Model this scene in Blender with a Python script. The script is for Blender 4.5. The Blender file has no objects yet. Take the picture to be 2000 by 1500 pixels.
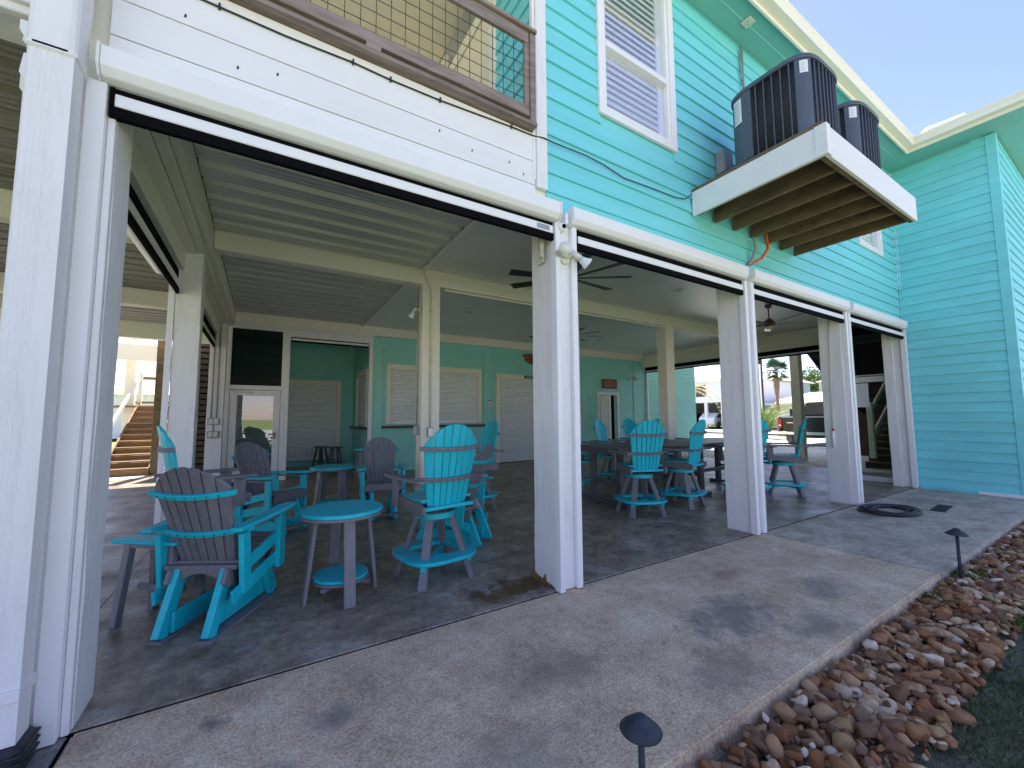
import bpy, bmesh, math, random
import numpy as np
from mathutils import Vector, Matrix
random.seed(7); rng = np.random.default_rng(7)
PI = math.pi
SC = bpy.context.scene
COL = SC.collection
# ---------------------------------------------------------------- camera, sky, sun, exposure
cd = bpy.data.cameras.new("camera"); cam = bpy.data.objects.new("camera", cd); COL.objects.link(cam)
yaw, pitch, roll = 0.55130345, 0.0805611255, -0.00603972231
fwd = Vector((math.sin(yaw)*math.cos(pitch), math.cos(yaw)*math.cos(pitch), math.sin(pitch)))
rt = Vector((math.cos(yaw), -math.sin(yaw), 0)); up = rt.cross(fwd)
rt2 = rt*math.cos(roll)+up*math.sin(roll); up2 = up*math.cos(roll)-rt*math.sin(roll)
cam.matrix_world = Matrix(((rt2.x, up2.x, -fwd.x, 0), (rt2.y, up2.y, -fwd.y, 0), (rt2.z, up2.z, -fwd.z, 1.42), (0, 0, 0, 1)))
cd.sensor_width = 36; cd.lens = 790.1/2000*36; cd.clip_start = 0.05; cd.clip_end = 2000
SC.camera = cam
W = bpy.data.worlds.new("World"); SC.world = W; W.use_nodes = True
nt = W.node_tree; nt.nodes.clear()
sky = nt.nodes.new("ShaderNodeTexSky"); sky.sky_type = 'NISHITA'; sky.sun_disc = False
SUN_EL, SUN_AZ = 61, 12
sky.sun_elevation = math.radians(SUN_EL); sky.sun_rotation = math.radians(SUN_AZ)
sky.air_density = 1.0; sky.dust_density = 0.3; sky.ozone_density = 4.0
bg = nt.nodes.new("ShaderNodeBackground"); bg.inputs[1].default_value = 0.12
wo = nt.nodes.new("ShaderNodeOutputWorld")
tint = nt.nodes.new("ShaderNodeMixRGB"); tint.blend_type = 'MULTIPLY'; tint.inputs[0].default_value = 1; tint.inputs[2].default_value = (1.12, .90, 1.0, 1)
nt.links.new(sky.outputs[0], tint.inputs[1]); nt.links.new(tint.outputs[0], bg.inputs[0]); nt.links.new(bg.outputs[0], wo.inputs[0])
sd = bpy.data.lights.new("sun", 'SUN'); sd.energy = 5.0; sd.angle = math.radians(0.5); sd.color = (1, .95, .87)
so = bpy.data.objects.new("sun", sd); COL.objects.link(so)
az = math.radians(SUN_AZ); el = math.radians(SUN_EL)
dirv = Vector((math.sin(az)*math.cos(el), math.cos(az)*math.cos(el), math.sin(el)))
so.rotation_euler = dirv.to_track_quat('Z', 'Y').to_euler()
SC.view_settings.view_transform = 'Standard'; SC.view_settings.look = 'None'
SC.view_settings.exposure = 1.5; SC.view_settings.gamma = 1; SC.view_settings.use_curve_mapping = False
SC.render.engine = 'CYCLES'
SC.cycles.max_bounces = 10; SC.cycles.diffuse_bounces = 6; SC.cycles.sample_clamp_indirect = 6

# ---------------------------------------------------------------- materials
def mat(name, col, rough=.6, var=.12, scale=6., bump=.0, bscale=60., metal=0., spec=.5, col2=None, stretch=(1, 1, 1), dirt=None, dirt_scale=2., dirt_amt=.5, islands=False, perobj=0.):
    m = bpy.data.materials.new(name); m.use_nodes = True
    t = m.node_tree; N = t.nodes; L = t.links
    b = N["Principled BSDF"]; b.inputs["Roughness"].default_value = rough; b.inputs["Metallic"].default_value = metal
    b.inputs["Specular IOR Level"].default_value = spec
    tc = N.new("ShaderNodeTexCoord"); mp = N.new("ShaderNodeMapping"); mp.inputs[3].default_value = stretch
    L.new(tc.outputs["Object"], mp.inputs[0])
    n = N.new("ShaderNodeTexNoise"); n.inputs["Scale"].default_value = scale; n.inputs["Detail"].default_value = 6; n.inputs["Roughness"].default_value = .6
    L.new(mp.outputs[0], n.inputs[0])
    r = N.new("ShaderNodeValToRGB"); r.color_ramp.elements[0].position = .3; r.color_ramp.elements[1].position = .7
    c2 = col2 or tuple(min(1, c*(1+var)) for c in col); c1 = tuple(c*(1-var) for c in col) if not col2 else col
    r.color_ramp.elements[0].color = (*c1, 1); r.color_ramp.elements[1].color = (*c2, 1)
    L.new(n.outputs[0], r.inputs[0]); out = r.outputs[0]
    if dirt:
        n2 = N.new("ShaderNodeTexNoise"); n2.inputs["Scale"].default_value = dirt_scale; n2.inputs["Detail"].default_value = 8; n2.inputs["Roughness"].default_value = .65
        L.new(mp.outputs[0], n2.inputs[0])
        r2 = N.new("ShaderNodeValToRGB"); r2.color_ramp.elements[0].position = .5; r2.color_ramp.elements[1].position = .72
        r2.color_ramp.elements[0].color = (0, 0, 0, 1); r2.color_ramp.elements[1].color = (dirt_amt,)*3+(1,)
        L.new(n2.outputs[0], r2.inputs[0])
        mx = N.new("ShaderNodeMixRGB"); L.new(r2.outputs[0], mx.inputs[0]); L.new(out, mx.inputs[1]); mx.inputs[2].default_value = (*dirt, 1); out = mx.outputs[0]
    if perobj:
        oi = N.new("ShaderNodeObjectInfo"); mr = N.new("ShaderNodeMapRange"); mr.inputs[3].default_value = 1-perobj; mr.inputs[4].default_value = 1+perobj
        L.new(oi.outputs["Random"], mr.inputs[0]); hv = N.new("ShaderNodeHueSaturation"); L.new(mr.outputs[0], hv.inputs["Value"]); L.new(out, hv.inputs["Color"]); out = hv.outputs[0]
    L.new(out, b.inputs["Base Color"])
    if bump:
        nb = N.new("ShaderNodeTexNoise"); nb.inputs["Scale"].default_value = bscale; nb.inputs["Detail"].default_value = 4; L.new(mp.outputs[0], nb.inputs[0])
        bp = N.new("ShaderNodeBump"); bp.inputs["Strength"].default_value = bump; bp.inputs["Distance"].default_value = .01
        L.new(nb.outputs[0], bp.inputs["Height"]); L.new(bp.outputs[0], b.inputs["Normal"])
    m["tail"] = 0
    return m
M = {}
M['white'] = mat('white_painted_wood', (.77, .76, .74), .5, .03, 3, .15, 14, stretch=(4, 4, .6), dirt=(.42, .40, .36), dirt_scale=4, dirt_amt=.24, perobj=.03)
M['whiteX'] = mat('white_painted_board', (.78, .77, .75), .45, .03, 1.2, .06, 14, stretch=(.5, 4, 4), dirt=(.5, .5, .48), dirt_scale=2, dirt_amt=.15, perobj=.03)
M['alu'] = mat('white_aluminium', (.80, .80, .79), .35, .02, 3, dirt=(.6, .6, .58), dirt_amt=.12)
M['cream'] = mat('cream_painted_beam', (.80, .77, .64), .55, .05, 2, .2, 14, stretch=(.6, .6, 3), dirt=(.40, .39, .30), dirt_amt=.2)
M['black'] = mat('black_brush', (.004, .004, .005), 1, .2, 8, spec=.1)
M['teal'] = mat('teal_siding', (.19, .65, .68), .5, .08, 1.5, .08, 40, stretch=(.4, 1, 4), dirt=(.16, .56, .61), dirt_amt=.3, dirt_scale=1.2, perobj=.035)
M['tealv'] = mat('teal_wall', (.29, .67, .59), .55, .05, 1.5, .08, 40, perobj=.02, dirt=(.22, .52, .47), dirt_amt=.25)
M['tealsoff'] = mat('teal_soffit', (.17, .46, .41), .6, .06, 1.5)
M['poly_teal'] = mat('teal_poly_lumber', (.006, .50, .57), .42, .08, 3, .12, 50, stretch=(6, 6, 1), perobj=.05)
M['poly_grey'] = mat('grey_poly_lumber', (.175, .17, .185), .5, .15, 5, .3, 45, stretch=(8, 8, 1), perobj=.08)
M['poly_dark'] = mat('charcoal_poly_lumber', (.075, .077, .09), .4, .15, 5, .2, 45)
M['screw'] = mat('dark_screw', (.03, .03, .035), .4)
M['metal'] = mat('galvanised_deck_pan', (.62, .62, .60), .42, .12, 2, metal=.45, stretch=(.3, 3, 3))
M['ceil'] = mat('painted_ceiling_panel', (.74, .74, .72), .38, .05, 1)
M['shutter'] = mat('grey_shutter', (.74, .78, .77), .42, .04, 2, metal=.1, dirt=(.32, .31, .3), dirt_amt=.3)
M['wood'] = mat('weathered_wood', (.16, .12, .10), .75, .3, 4, .5, 25, stretch=(.7, 6, 6), col2=(.34, .28, .25), perobj=.1)
M['treated'] = mat('treated_pine', (.25, .14, .055), .7, .2, 3, .3, 20, stretch=(1, 6, 6), perobj=.12)
M['joist'] = mat('stained_joist', (.10, .065, .03), .8, .3, 3, .4, 20, stretch=(3, 1, 3), col2=(.22, .15, .08), perobj=.1)
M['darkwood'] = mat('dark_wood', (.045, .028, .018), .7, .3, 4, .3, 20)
M['ac'] = mat('slate_grey_steel', (.075, .095, .13), .4, .05, 3)
M['coil'] = mat('condenser_coil', (.014, .013, .012), .5, .3, 40, .6, 55, stretch=(.1, .1, 6))
M['paper'] = mat('white_sticker', (.75, .77, .8), .6, .04)
M['ink'] = mat('grey_print', (.28, .3, .36), .6)
M['orange'] = mat('orange_conduit', (.75, .10, .015), .4)
M['greypipe'] = mat('grey_conduit', (.28, .29, .30), .4)
M['bronze'] = mat('bronze_metal', (.16, .11, .075), .3, .1, metal=.5)
M['fan'] = mat('dark_fan_blade', (.028, .026, .024), .45)
M['rubber'] = mat('black_rubber_hose', (.018, .018, .02), .45, .2)
M['lamp'] = mat('dark_blue_lamp_metal', (.022, .032, .046), .6, .25, 12)
M['lens'] = mat('lamp_lens', (.75, .72, .6), .2)
M['carwhite'] = mat('white_car_paint', (.8, .8, .8), .2); M['carblack'] = mat('black_car_paint', (.015, .015, .017), .15)
M['chrome'] = mat('chrome', (.7, .7, .7), .15, metal=1); M['red'] = mat('red_lens', (.5, .01, .01), .2)
M['glassd'] = mat('dark_car_glass', (.02, .022, .025), .05)
M['bldg'] = mat('pale_stucco', (.78, .78, .8), .7, .03); M['bldgblue'] = mat('pale_blue_siding', (.42, .52, .62), .7, .04)
M['roof'] = mat('pale_shingle', (.62, .56, .52), .9, .08, 8); M['beige'] = mat('beige_wall', (.86, .80, .62), .8, .04)
M['asph'] = mat('road_concrete', (.45, .44, .42), .9, .06, 2)
M['leaf'] = mat('tree_foliage', (.04, .10, .012), .6, .4, 1.5, col2=(.12, .22, .03)); M['palm'] = mat('palm_frond', (.10, .17, .02), .55, .3, 3, col2=(.22, .30, .05))
M['palmg'] = mat('fan_palm_frond', (.03, .10, .03), .5, .3, 3); M['bark'] = mat('palm_trunk', (.26, .16, .11), .9, .3, 6)
M['straw'] = mat('dry_frond', (.50, .42, .22), .7, .2)
M['grass'] = mat('lawn_grass', (.05, .10, .015), .8, .3, 3, col2=(.12, .20, .03)); M['blade'] = mat('grass_blade', (.06, .095, .035), .6, .4, 2, col2=(.17, .20, .09))
M['grasslit'] = mat('lawn', (.17, .22, .05), .9, .25, .8, col2=(.30, .34, .10))
M['soil'] = mat('dark_soil', (.08, .08, .055), .9, .4, 7, .6, 60, col2=(.19, .18, .13))
M['signwood'] = mat('varnished_sign_wood', (.22, .09, .02), .5, .3, 4, stretch=(1, 5, 5)); M['signbrown'] = mat('brown_sign', (.28, .09, .045), .5)
M['greensign'] = mat('green_sign', (.04, .13, .11), .5)
M['sill'] = mat('brown_counter', (.06, .04, .025), .5)
M['ivory'] = mat('ivory_plastic', (.62, .6, .52), .4)
M['yellowpaint'] = mat('ivory_light_body', (.66, .64, .5), .4)

def glass(name, tint=(.9, .95, 1), rough=.02, alpha=.45):
    m = bpy.data.materials.new(name); m.use_nodes = True; t = m.node_tree; N = t.nodes; N.clear()
    o = N.new("ShaderNodeOutputMaterial"); mx = N.new("ShaderNodeMixShader"); tr = N.new("ShaderNodeBsdfTransparent"); g = N.new("ShaderNodeBsdfGlossy")
    tr.inputs[0].default_value = (*tint, 1); g.inputs["Roughness"].default_value = rough; g.inputs[0].default_value = (.95, .97, 1, 1)
    mx.inputs[0].default_value = alpha; t.links.new(tr.outputs[0], mx.inputs[1]); t.links.new(g.outputs[0], mx.inputs[2]); t.links.new(mx.outputs[0], o.inputs[0])
    return m
M['glass'] = glass('window_glass', (.97, .98, 1), .01, .26)
M['screen'] = None
def screenmat():
    m = bpy.data.materials.new('insect_screen'); m.use_nodes = True; t = m.node_tree; N = t.nodes; N.clear()
    o = N.new("ShaderNodeOutputMaterial"); mx = N.new("ShaderNodeMixShader"); tr = N.new("ShaderNodeBsdfTransparent"); d = N.new("ShaderNodeBsdfDiffuse")
    d.inputs[0].default_value = (.012, .012, .013, 1); tr.inputs[0].default_value = (.5, .5, .5, 1); mx.inputs[0].default_value = .78
    t.links.new(tr.outputs[0], mx.inputs[1]); t.links.new(d.outputs[0], mx.inputs[2]); t.links.new(mx.outputs[0], o.inputs[0]); return m
M['screen'] = screenmat()

def concrete(name, base, base2, stains, speck=0., rough=.75, scale=1.2, bump=.25, spots=None, grain=.55, blot=.5):
    """concrete with large blotches, fine grain, pale aggregate specks, and shaped stains [(x,y,r,color,amount)] in object space"""
    m = bpy.data.materials.new(name); m.use_nodes = True; t = m.node_tree; N = t.nodes; L = t.links; b = N["Principled BSDF"]
    tc = N.new("ShaderNodeTexCoord"); P = tc.outputs["Object"]
    def noise(s, d=6, r=.6, vec=P):
        n = N.new("ShaderNodeTexNoise"); n.inputs["Scale"].default_value = s; n.inputs["Detail"].default_value = d; n.inputs["Roughness"].default_value = r; L.new(vec, n.inputs[0]); return n.outputs[0]
    def ramp(i, p0, p1, c0=(0, 0, 0), c1=(1, 1, 1)):
        r = N.new("ShaderNodeValToRGB"); e = r.color_ramp.elements; e[0].position = p0; e[1].position = p1; e[0].color = (*c0, 1); e[1].color = (*c1, 1); L.new(i, r.inputs[0]); return r.outputs[0]
    def mix(f, a, c, mode='MIX'):
        x = N.new("ShaderNodeMixRGB"); x.blend_type = mode
        for k, v in ((0, f), (1, a), (2, c)):
            if isinstance(v, (int, float)): x.inputs[k].default_value = v
            elif isinstance(v, tuple): x.inputs[k].default_value = (*v, 1)
            else: L.new(v, x.inputs[k])
        return x.outputs[0]
    def mul(a, c):
        x = N.new("ShaderNodeMath"); x.operation = 'MULTIPLY'
        for k, v in ((0, a), (1, c)):
            if isinstance(v, (int, float)): x.inputs[k].default_value = v
            else: L.new(v, x.inputs[k])
        return x.outputs[0]
    c = ramp(noise(scale), .3, .7, base, base2)
    c = mix(grain, c, ramp(noise(75, 5, .8), .34, .66, (.15,)*3, (.85,)*3), 'OVERLAY')
    c = mix(blot, c, ramp(noise(3.2, 9, .72), .34, .66, (.18,)*3, (.82,)*3), 'OVERLAY')
    c = mix(blot*.7, c, ramp(noise(14, 8, .75), .36, .64, (.2,)*3, (.8,)*3), 'OVERLAY')
    for (x, y, r, col, amt, sx, sy) in stains:
        mp = N.new("ShaderNodeMapping"); L.new(P, mp.inputs[0]); mp.inputs[1].default_value = (-x*sx, -y*sy, 0); mp.inputs[3].default_value = (sx, sy, 1)
        ln = N.new("ShaderNodeVectorMath"); ln.operation = 'LENGTH'; L.new(mp.outputs[0], ln.inputs[0])
        ad = N.new("ShaderNodeMath"); ad.operation = 'MULTIPLY_ADD'; L.new(noise(5.5, 9, .7), ad.inputs[0]); ad.inputs[1].default_value = r*2.6; L.new(ln.outputs["Value"], ad.inputs[2])
        f = ramp(ad.outputs[0], r*1.6, r*2.3, (amt,)*3, (0, 0, 0)); c = mix(f, c, col)
    if speck:
        v = N.new("ShaderNodeTexVoronoi"); v.inputs["Scale"].default_value = 75; L.new(P, v.inputs[0])
        f = mul(ramp(v.outputs["Distance"], .13, .22, (1, 1, 1), (0, 0, 0)), ramp(noise(1.6, 5), .42, .62)); f = mul(f, speck)
        wn = N.new("ShaderNodeTexWhiteNoise"); L.new(v.outputs["Position"], wn.inputs[0]); f = mul(f, ramp(wn.outputs["Value"], .45, .55))
        c = mix(f, c, (.72, .68, .62))
        v2 = N.new("ShaderNodeTexVoronoi"); v2.inputs["Scale"].default_value = 55; L.new(P, v2.inputs[0])
        wn2 = N.new("ShaderNodeTexWhiteNoise"); L.new(v2.outputs["Position"], wn2.inputs[0])
        f2 = mul(mul(ramp(v2.outputs["Distance"], .15, .25, (1, 1, 1), (0, 0, 0)), ramp(wn2.outputs["Value"], .6, .7)), speck*.7); c = mix(f2, c, (.05, .045, .04))
    if spots:
        f = mul(ramp(noise(spots[0], 10, .75), spots[1], spots[1]+.1), spots[3]); c = mix(f, c, spots[2])
        v = N.new("ShaderNodeTexVoronoi"); v.inputs["Scale"].default_value = 5; L.new(P, v.inputs[0]); f = ramp(v.outputs["Distance"], .03, .045, (.8,)*3, (0, 0, 0)); c = mix(f, c, (.5, .5, .48))
    L.new(c, b.inputs["Base Color"]); b.inputs["Specular IOR Level"].default_value = .4
    L.new(ramp(noise(2.2, 5), .3, .7, (rough-.12,)*3, (rough+.12,)*3), b.inputs["Roughness"])
    bp = N.new("ShaderNodeBump"); bp.inputs["Strength"].default_value = bump; bp.inputs["Distance"].default_value = .006
    L.new(noise(90, 4, .7), bp.inputs["Height"]); L.new(bp.outputs[0], b.inputs["Normal"])
    return m
M['patio'] = concrete('stained_patio_concrete', (.19, .145, .10), (.36, .295, .215),
    [(1.90, 2.96, .46, (.035, .014, .006), .97, .8, 1.5), (2.45, 2.85, .14, (.07, .028, .014), .6, .6, 1.6), (1.80, 2.99, .62, (.14, .075, .03), .75, .8, 1.5)], 0., .40, .9, .2, (2.0, .53, (.50, .49, .47), .5), .6, .75)
M['slabA'] = concrete('exposed_aggregate_concrete', (.53, .395, .25), (.67, .525, .36),
    [(2.9, 1.75, .34, (.17, .155, .14), .8, .6, 1.1), (2.3, 1.4, .25, (.15, .13, .10), .5, .6, 1.2), (3.6, 2.2, .2, (.24, .13, .09), .5, .8, 1.5), (.35, 2.2, .12, (.21, .18, .16), .8, .9, 1.), (-.15, 2.45, .08, (.17, .15, .13), .9, 1., 1.), (.05, 1.95, .13, (.18, .16, .15), .8, .9, 1.1), (4.0, 1.6, .25, (.20, .18, .15), .6, .7, 1.1), (1.5, 1.9, .3, (.20, .17, .12), .5, .7, 1.2), (3.3, 1.35, .25, (.20, .18, .15), .6, .6, 1.3), (.9, 1.5, .3, (.25, .22, .17), .5, .7, 1.1)], .9, .85, .8, .5, None, .7, .36)
M['slabB'] = concrete('smooth_grey_concrete', (.40, .335, .25), (.49, .42, .33), [(7.2, 2.4, .3, (.16, .155, .15), .5, .5, 1.3), (9.2, 2.3, .3, (.17, .16, .15), .5, .6, 1.2)], .0, .75, .8, .15)
M['slabedge'] = concrete('slab_left_concrete', (.28, .25, .22), (.38, .35, .31), [], .2, .8)
M['drive'] = concrete('sunlit_driveway_concrete', (.50, .48, .44), (.62, .60, .56), [], .0, .9, .3)

def stonemat(name, island):
    m = bpy.data.materials.new(name); m.use_nodes = True; t = m.node_tree; N = t.nodes; L = t.links; b = N["Principled BSDF"]
    if island: g = N.new("ShaderNodeNewGeometry"); rnd = g.outputs["Random Per Island"]
    else: g = N.new("ShaderNodeObjectInfo"); rnd = g.outputs["Random"]
    r = N.new("ShaderNodeValToRGB"); r.color_ramp.interpolation = 'CONSTANT'
    cols = [(.20, .10, .055), (.27, .16, .09), (.14, .085, .055), (.32, .23, .15), (.22, .11, .06), (.24, .15, .10), (.28, .17, .11), (.40, .34, .27), (.18, .125, .10), (.52, .50, .48), (.24, .15, .09), (.15, .10, .07), (.36, .27, .19), (.25, .13, .075), (.30, .21, .13), (.17, .11, .08), (.33, .25, .18), (.21, .12, .07), (.42, .37, .31)]
    e = r.color_ramp.elements
    while len(e) < len(cols): e.new(.5)
    for i, c in enumerate(cols): e[i].position = i/len(cols); e[i].color = (min(1, c[0]*1.22), c[1]*1.04, c[2]*.82, 1)
    L.new(rnd, r.inputs[0])
    tc = N.new("ShaderNodeTexCoord"); n = N.new("ShaderNodeTexNoise"); n.inputs["Scale"].default_value = 22; n.inputs["Detail"].default_value = 6; L.new(tc.outputs["Object"], n.inputs[0])
    r2 = N.new("ShaderNodeValToRGB"); r2.color_ramp.elements[0].position = .3; r2.color_ramp.elements[1].position = .72; r2.color_ramp.elements[0].color = (.25,)*3+(1,); r2.color_ramp.elements[1].color = (.78,)*3+(1,)
    L.new(n.outputs[0], r2.inputs[0]); mx = N.new("ShaderNodeMixRGB"); mx.blend_type = 'OVERLAY'; mx.inputs[0].default_value = .6; L.new(r.outputs[0], mx.inputs[1]); L.new(r2.outputs[0], mx.inputs[2])
    L.new(mx.outputs[0], b.inputs["Base Color"]); b.inputs["Roughness"].default_value = .88; b.inputs["Specular IOR Level"].default_value = .25
    bp = N.new("ShaderNodeBump"); bp.inputs["Strength"].default_value = .4; bp.inputs["Distance"].default_value = .004; n3 = N.new("ShaderNodeTexNoise"); n3.inputs["Scale"].default_value = 70; L.new(tc.outputs["Object"], n3.inputs[0]); L.new(n3.outputs[0], bp.inputs["Height"]); L.new(bp.outputs[0], b.inputs["Normal"])
    return m
M['stone'] = stonemat('river_stone', False); M['stonei'] = stonemat('river_stone_mass', True)

# ---------------------------------------------------------------- mesh builder
class MB:
    def __init__(s): s.v = []; s.f = []; s.sm = []
    def add(s, vs, fs, smooth=False):
        o = len(s.v); s.v += [tuple(p) for p in vs]; s.f += [tuple(i+o for i in f) for f in fs]; s.sm += [smooth]*len(fs); return s
    def box(s, x0, x1, y0, y1, z0, z1):
        return s.add([(x, y, z) for z in (z0, z1) for y in (y0, y1) for x in (x0, x1)], [(0, 2, 3, 1), (4, 5, 7, 6), (0, 1, 5, 4), (2, 6, 7, 3), (0, 4, 6, 2), (1, 3, 7, 5)])
    def bar(s, p0, p1, w, h, upv=(0, 0, 1)):
        p0, p1 = Vector(p0), Vector(p1); d = (p1-p0).normalized(); u = Vector(upv)
        if abs(d.dot(u)) > .98: u = Vector((0, 1, 0))
        r = d.cross(u).normalized(); u = r.cross(d)
        vs = [p+r*a*w/2+u*b*h/2 for p in (p0, p1) for b in (-1, 1) for a in (-1, 1)]
        return s.add(vs, [(0, 1, 3, 2), (4, 6, 7, 5), (0, 4, 5, 1), (2, 3, 7, 6), (0, 2, 6, 4), (1, 5, 7, 3)])
    def prism(s, poly, f0, f1, smooth=False):
        """poly: list of 2D points, f0/f1: functions mapping 2D -> 3D for each end"""
        n = len(poly); vs = [f0(*p) for p in poly]+[f1(*p) for p in poly]
        s.add(vs, [tuple(range(n))[::-1], tuple(range(n, 2*n))])
        o = len(s.v)-2*n
        for i in range(n): s.f.append((o+i, o+(i+1) % n, o+n+(i+1) % n, o+n+i)); s.sm.append(smooth)
        return s
    def ex(s, poly, ax, a, b, smooth=False):
        fn = {'x': lambda c: (lambda u, v: (c, u, v)), 'y': lambda c: (lambda u, v: (u, c, v)), 'z': lambda c: (lambda u, v: (u, v, c))}[ax]
        return s.prism(poly, fn(a), fn(b), smooth)
    def tube(s, pts, r, n=8, closed=False):
        pts = [Vector(p) for p in pts]; k = len(pts); vs = []; pu = None
        for i, p in enumerate(pts):
            if closed: d = pts[(i+1) % k]-pts[i-1]
            else: d = pts[min(i+1, k-1)]-pts[max(i-1, 0)]
            d.normalize(); u = Vector((0, 0, 1)) if abs(d.z) < .9 else Vector((1, 0, 0))
            if pu is not None and abs(pu.dot(d)) < .9: u = pu
            a = d.cross(u).normalized(); c = a.cross(d); pu = c
            rr = r[i] if isinstance(r, (list, tuple)) else r
            vs += [p+(a*math.cos(2*PI*j/n)+c*math.sin(2*PI*j/n))*rr for j in range(n)]
        fs = []
        for i in range(k if closed else k-1):
            for j in range(n): a, b = i*n+j, i*n+(j+1) % n; c2 = ((i+1) % k)*n; fs.append((a, b, c2+(j+1) % n, c2+j))
        if not closed: fs += [tuple(range(n))[::-1], tuple(range((k-1)*n, k*n))]
        return s.add(vs, fs, True)
    def lathe(s, prof, n=24, c=(0, 0, 0)):
        vs = [(c[0]+r*math.cos(2*PI*j/n), c[1]+r*math.sin(2*PI*j/n), c[2]+z) for r, z in prof for j in range(n)]; fs = []
        for i in range(len(prof)-1):
            for j in range(n): a, b = i*n+j, i*n+(j+1) % n; fs.append((a, b, b+n, a+n))
        return s.add(vs, fs, True)
    def disc(s, r, z0, z1, n=40, c=(0, 0)):
        poly = [(c[0]+r*math.cos(2*PI*j/n), c[1]+r*math.sin(2*PI*j/n)) for j in range(n)]
        return s.ex(poly, 'z', z0, z1)
    def mesh(s, name, m, bevel=0., seg=1):
        me = bpy.data.meshes.new(name); me.from_pydata(s.v, [], s.f); me.update()
        me.polygons.foreach_set('use_smooth', s.sm)
        if m is not None: me.materials.append(m)
        bm = bmesh.new(); bm.from_mesh(me)
        bmesh.ops.recalc_face_normals(bm, faces=bm.faces)
        if bevel:
            ed = [e for e in bm.edges if len(e.link_faces) == 2 and e.calc_face_angle(0) > .6]
            bmesh.ops.bevel(bm, geom=ed, offset=bevel, segments=seg, affect='EDGES', clamp_overlap=True)
        bm.to_mesh(me); bm.free()
        return me
def obj(name, mb, m, parent=None, bevel=0., loc=None, rz=0., label=None, seg=1):
    me = mb if isinstance(mb, bpy.types.Mesh) else mb.mesh(name, M[m] if isinstance(m, str) else m, bevel, seg)
    o = bpy.data.objects.new(name, me); COL.objects.link(o)
    if parent is not None: o.parent = parent
    if loc is not None: o.location = loc
    if rz: o.rotation_euler = (0, 0, rz)
    if label: o['label'] = label
    return o
def thing(name, label, cat, loc=(0, 0, 0), rz=0., group=None):
    o = bpy.data.objects.new(name, None); COL.objects.link(o); o.location = loc; o.rotation_euler = (0, 0, rz); o.empty_display_size = .2
    return tag(o, label, cat, group)
def tag(o, label, cat, group=None):
    o['label'] = label; o['category'] = cat
    if group: o['group'] = group
    return o
def struct(o): o['kind'] = 'structure'; return o
KIDS = {}
def copy_tree(o, parent=None):
    c = o.copy(); COL.objects.link(c); c.parent = parent
    if o.parent is not None: c.matrix_parent_inverse = o.matrix_parent_inverse
    for ch in [x for x in ALL() if x.parent == o]: copy_tree(ch, c)
    return c
def ALL(): return list(bpy.data.objects)
def dup(root, loc, rz, label, group=None):
    r = copy_tree(root); r.location = loc; r.rotation_euler = (0, 0, rz); r['label'] = label
    if group: r['group'] = group
    return r
def B(*a): return MB().box(*a)

# ---------------------------------------------------------------- ground
gr = struct(obj('lawn', MB().add([(-400, -400, -.16), (400, -400, -.16), (400, 400, -.16), (-400, 400, -.16)], [(0, 1, 2, 3)]), 'grasslit'))
struct(obj('soil_strip', MB().add([(-3, -1.6, -.145), (14, -1.6, -.145), (14, 1.19, -.145), (-3, 1.19, -.145)], [(0, 1, 2, 3)]), 'soil'))
struct(obj('patio_floor', B(-.99, 12.95, 2.735, 15.2, -.14, 0), 'patio', bevel=.004))
struct(obj('walkway', B(-.685, 5.215, 1.18, 2.722, -.14, -.002), 'slabA', bevel=.012, seg=2))
wb = struct(obj('walkway', B(5.222, 10.93, 1.18, 2.722, -.14, -.004), 'slabB', bevel=.012, seg=2))
struct(obj('walkway', B(-6, -.70, -1.5, 2.728, -.14, -.006), 'slabedge', bevel=.01))
struct(obj('walkway_joint', MB().box(-.9, 10.93, 2.7221, 2.7349, -.14, -.008).box(-.6999, -.6851, 1.2, 2.7, -.14, -.012), 'black'))
struct(obj('left_patio_floor', B(-16, -.995, 2.735, 13.2, -.14, -.003), 'patio'))
struct(obj('driveway', MB().add([(12.96, -3, -.02), (29, -3, -.02), (29, 40, -.02), (12.96, 40, -.02)], [(0, 1, 2, 3)]).add([(-30, 13.3, -.02), (-1, 13.3, -.02), (-1, 23, -.02), (-30, 23, -.02)], [(0, 1, 2, 3)]), 'drive'))
struct(obj('bounce_ground', MB().add([(-60, -40, -.10), (60, -40, -.10), (60, -7, -.10), (-60, -7, -.10)], [(0, 1, 2, 3)]), 'drive'))  # unseen pale ground added to bounce sun onto the facade
struct(obj('street', MB().add([(34, -60, -.05), (41, -60, -.05), (41, 90, -.05), (34, 90, -.05)], [(0, 1, 2, 3)]), 'asph'))

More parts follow.
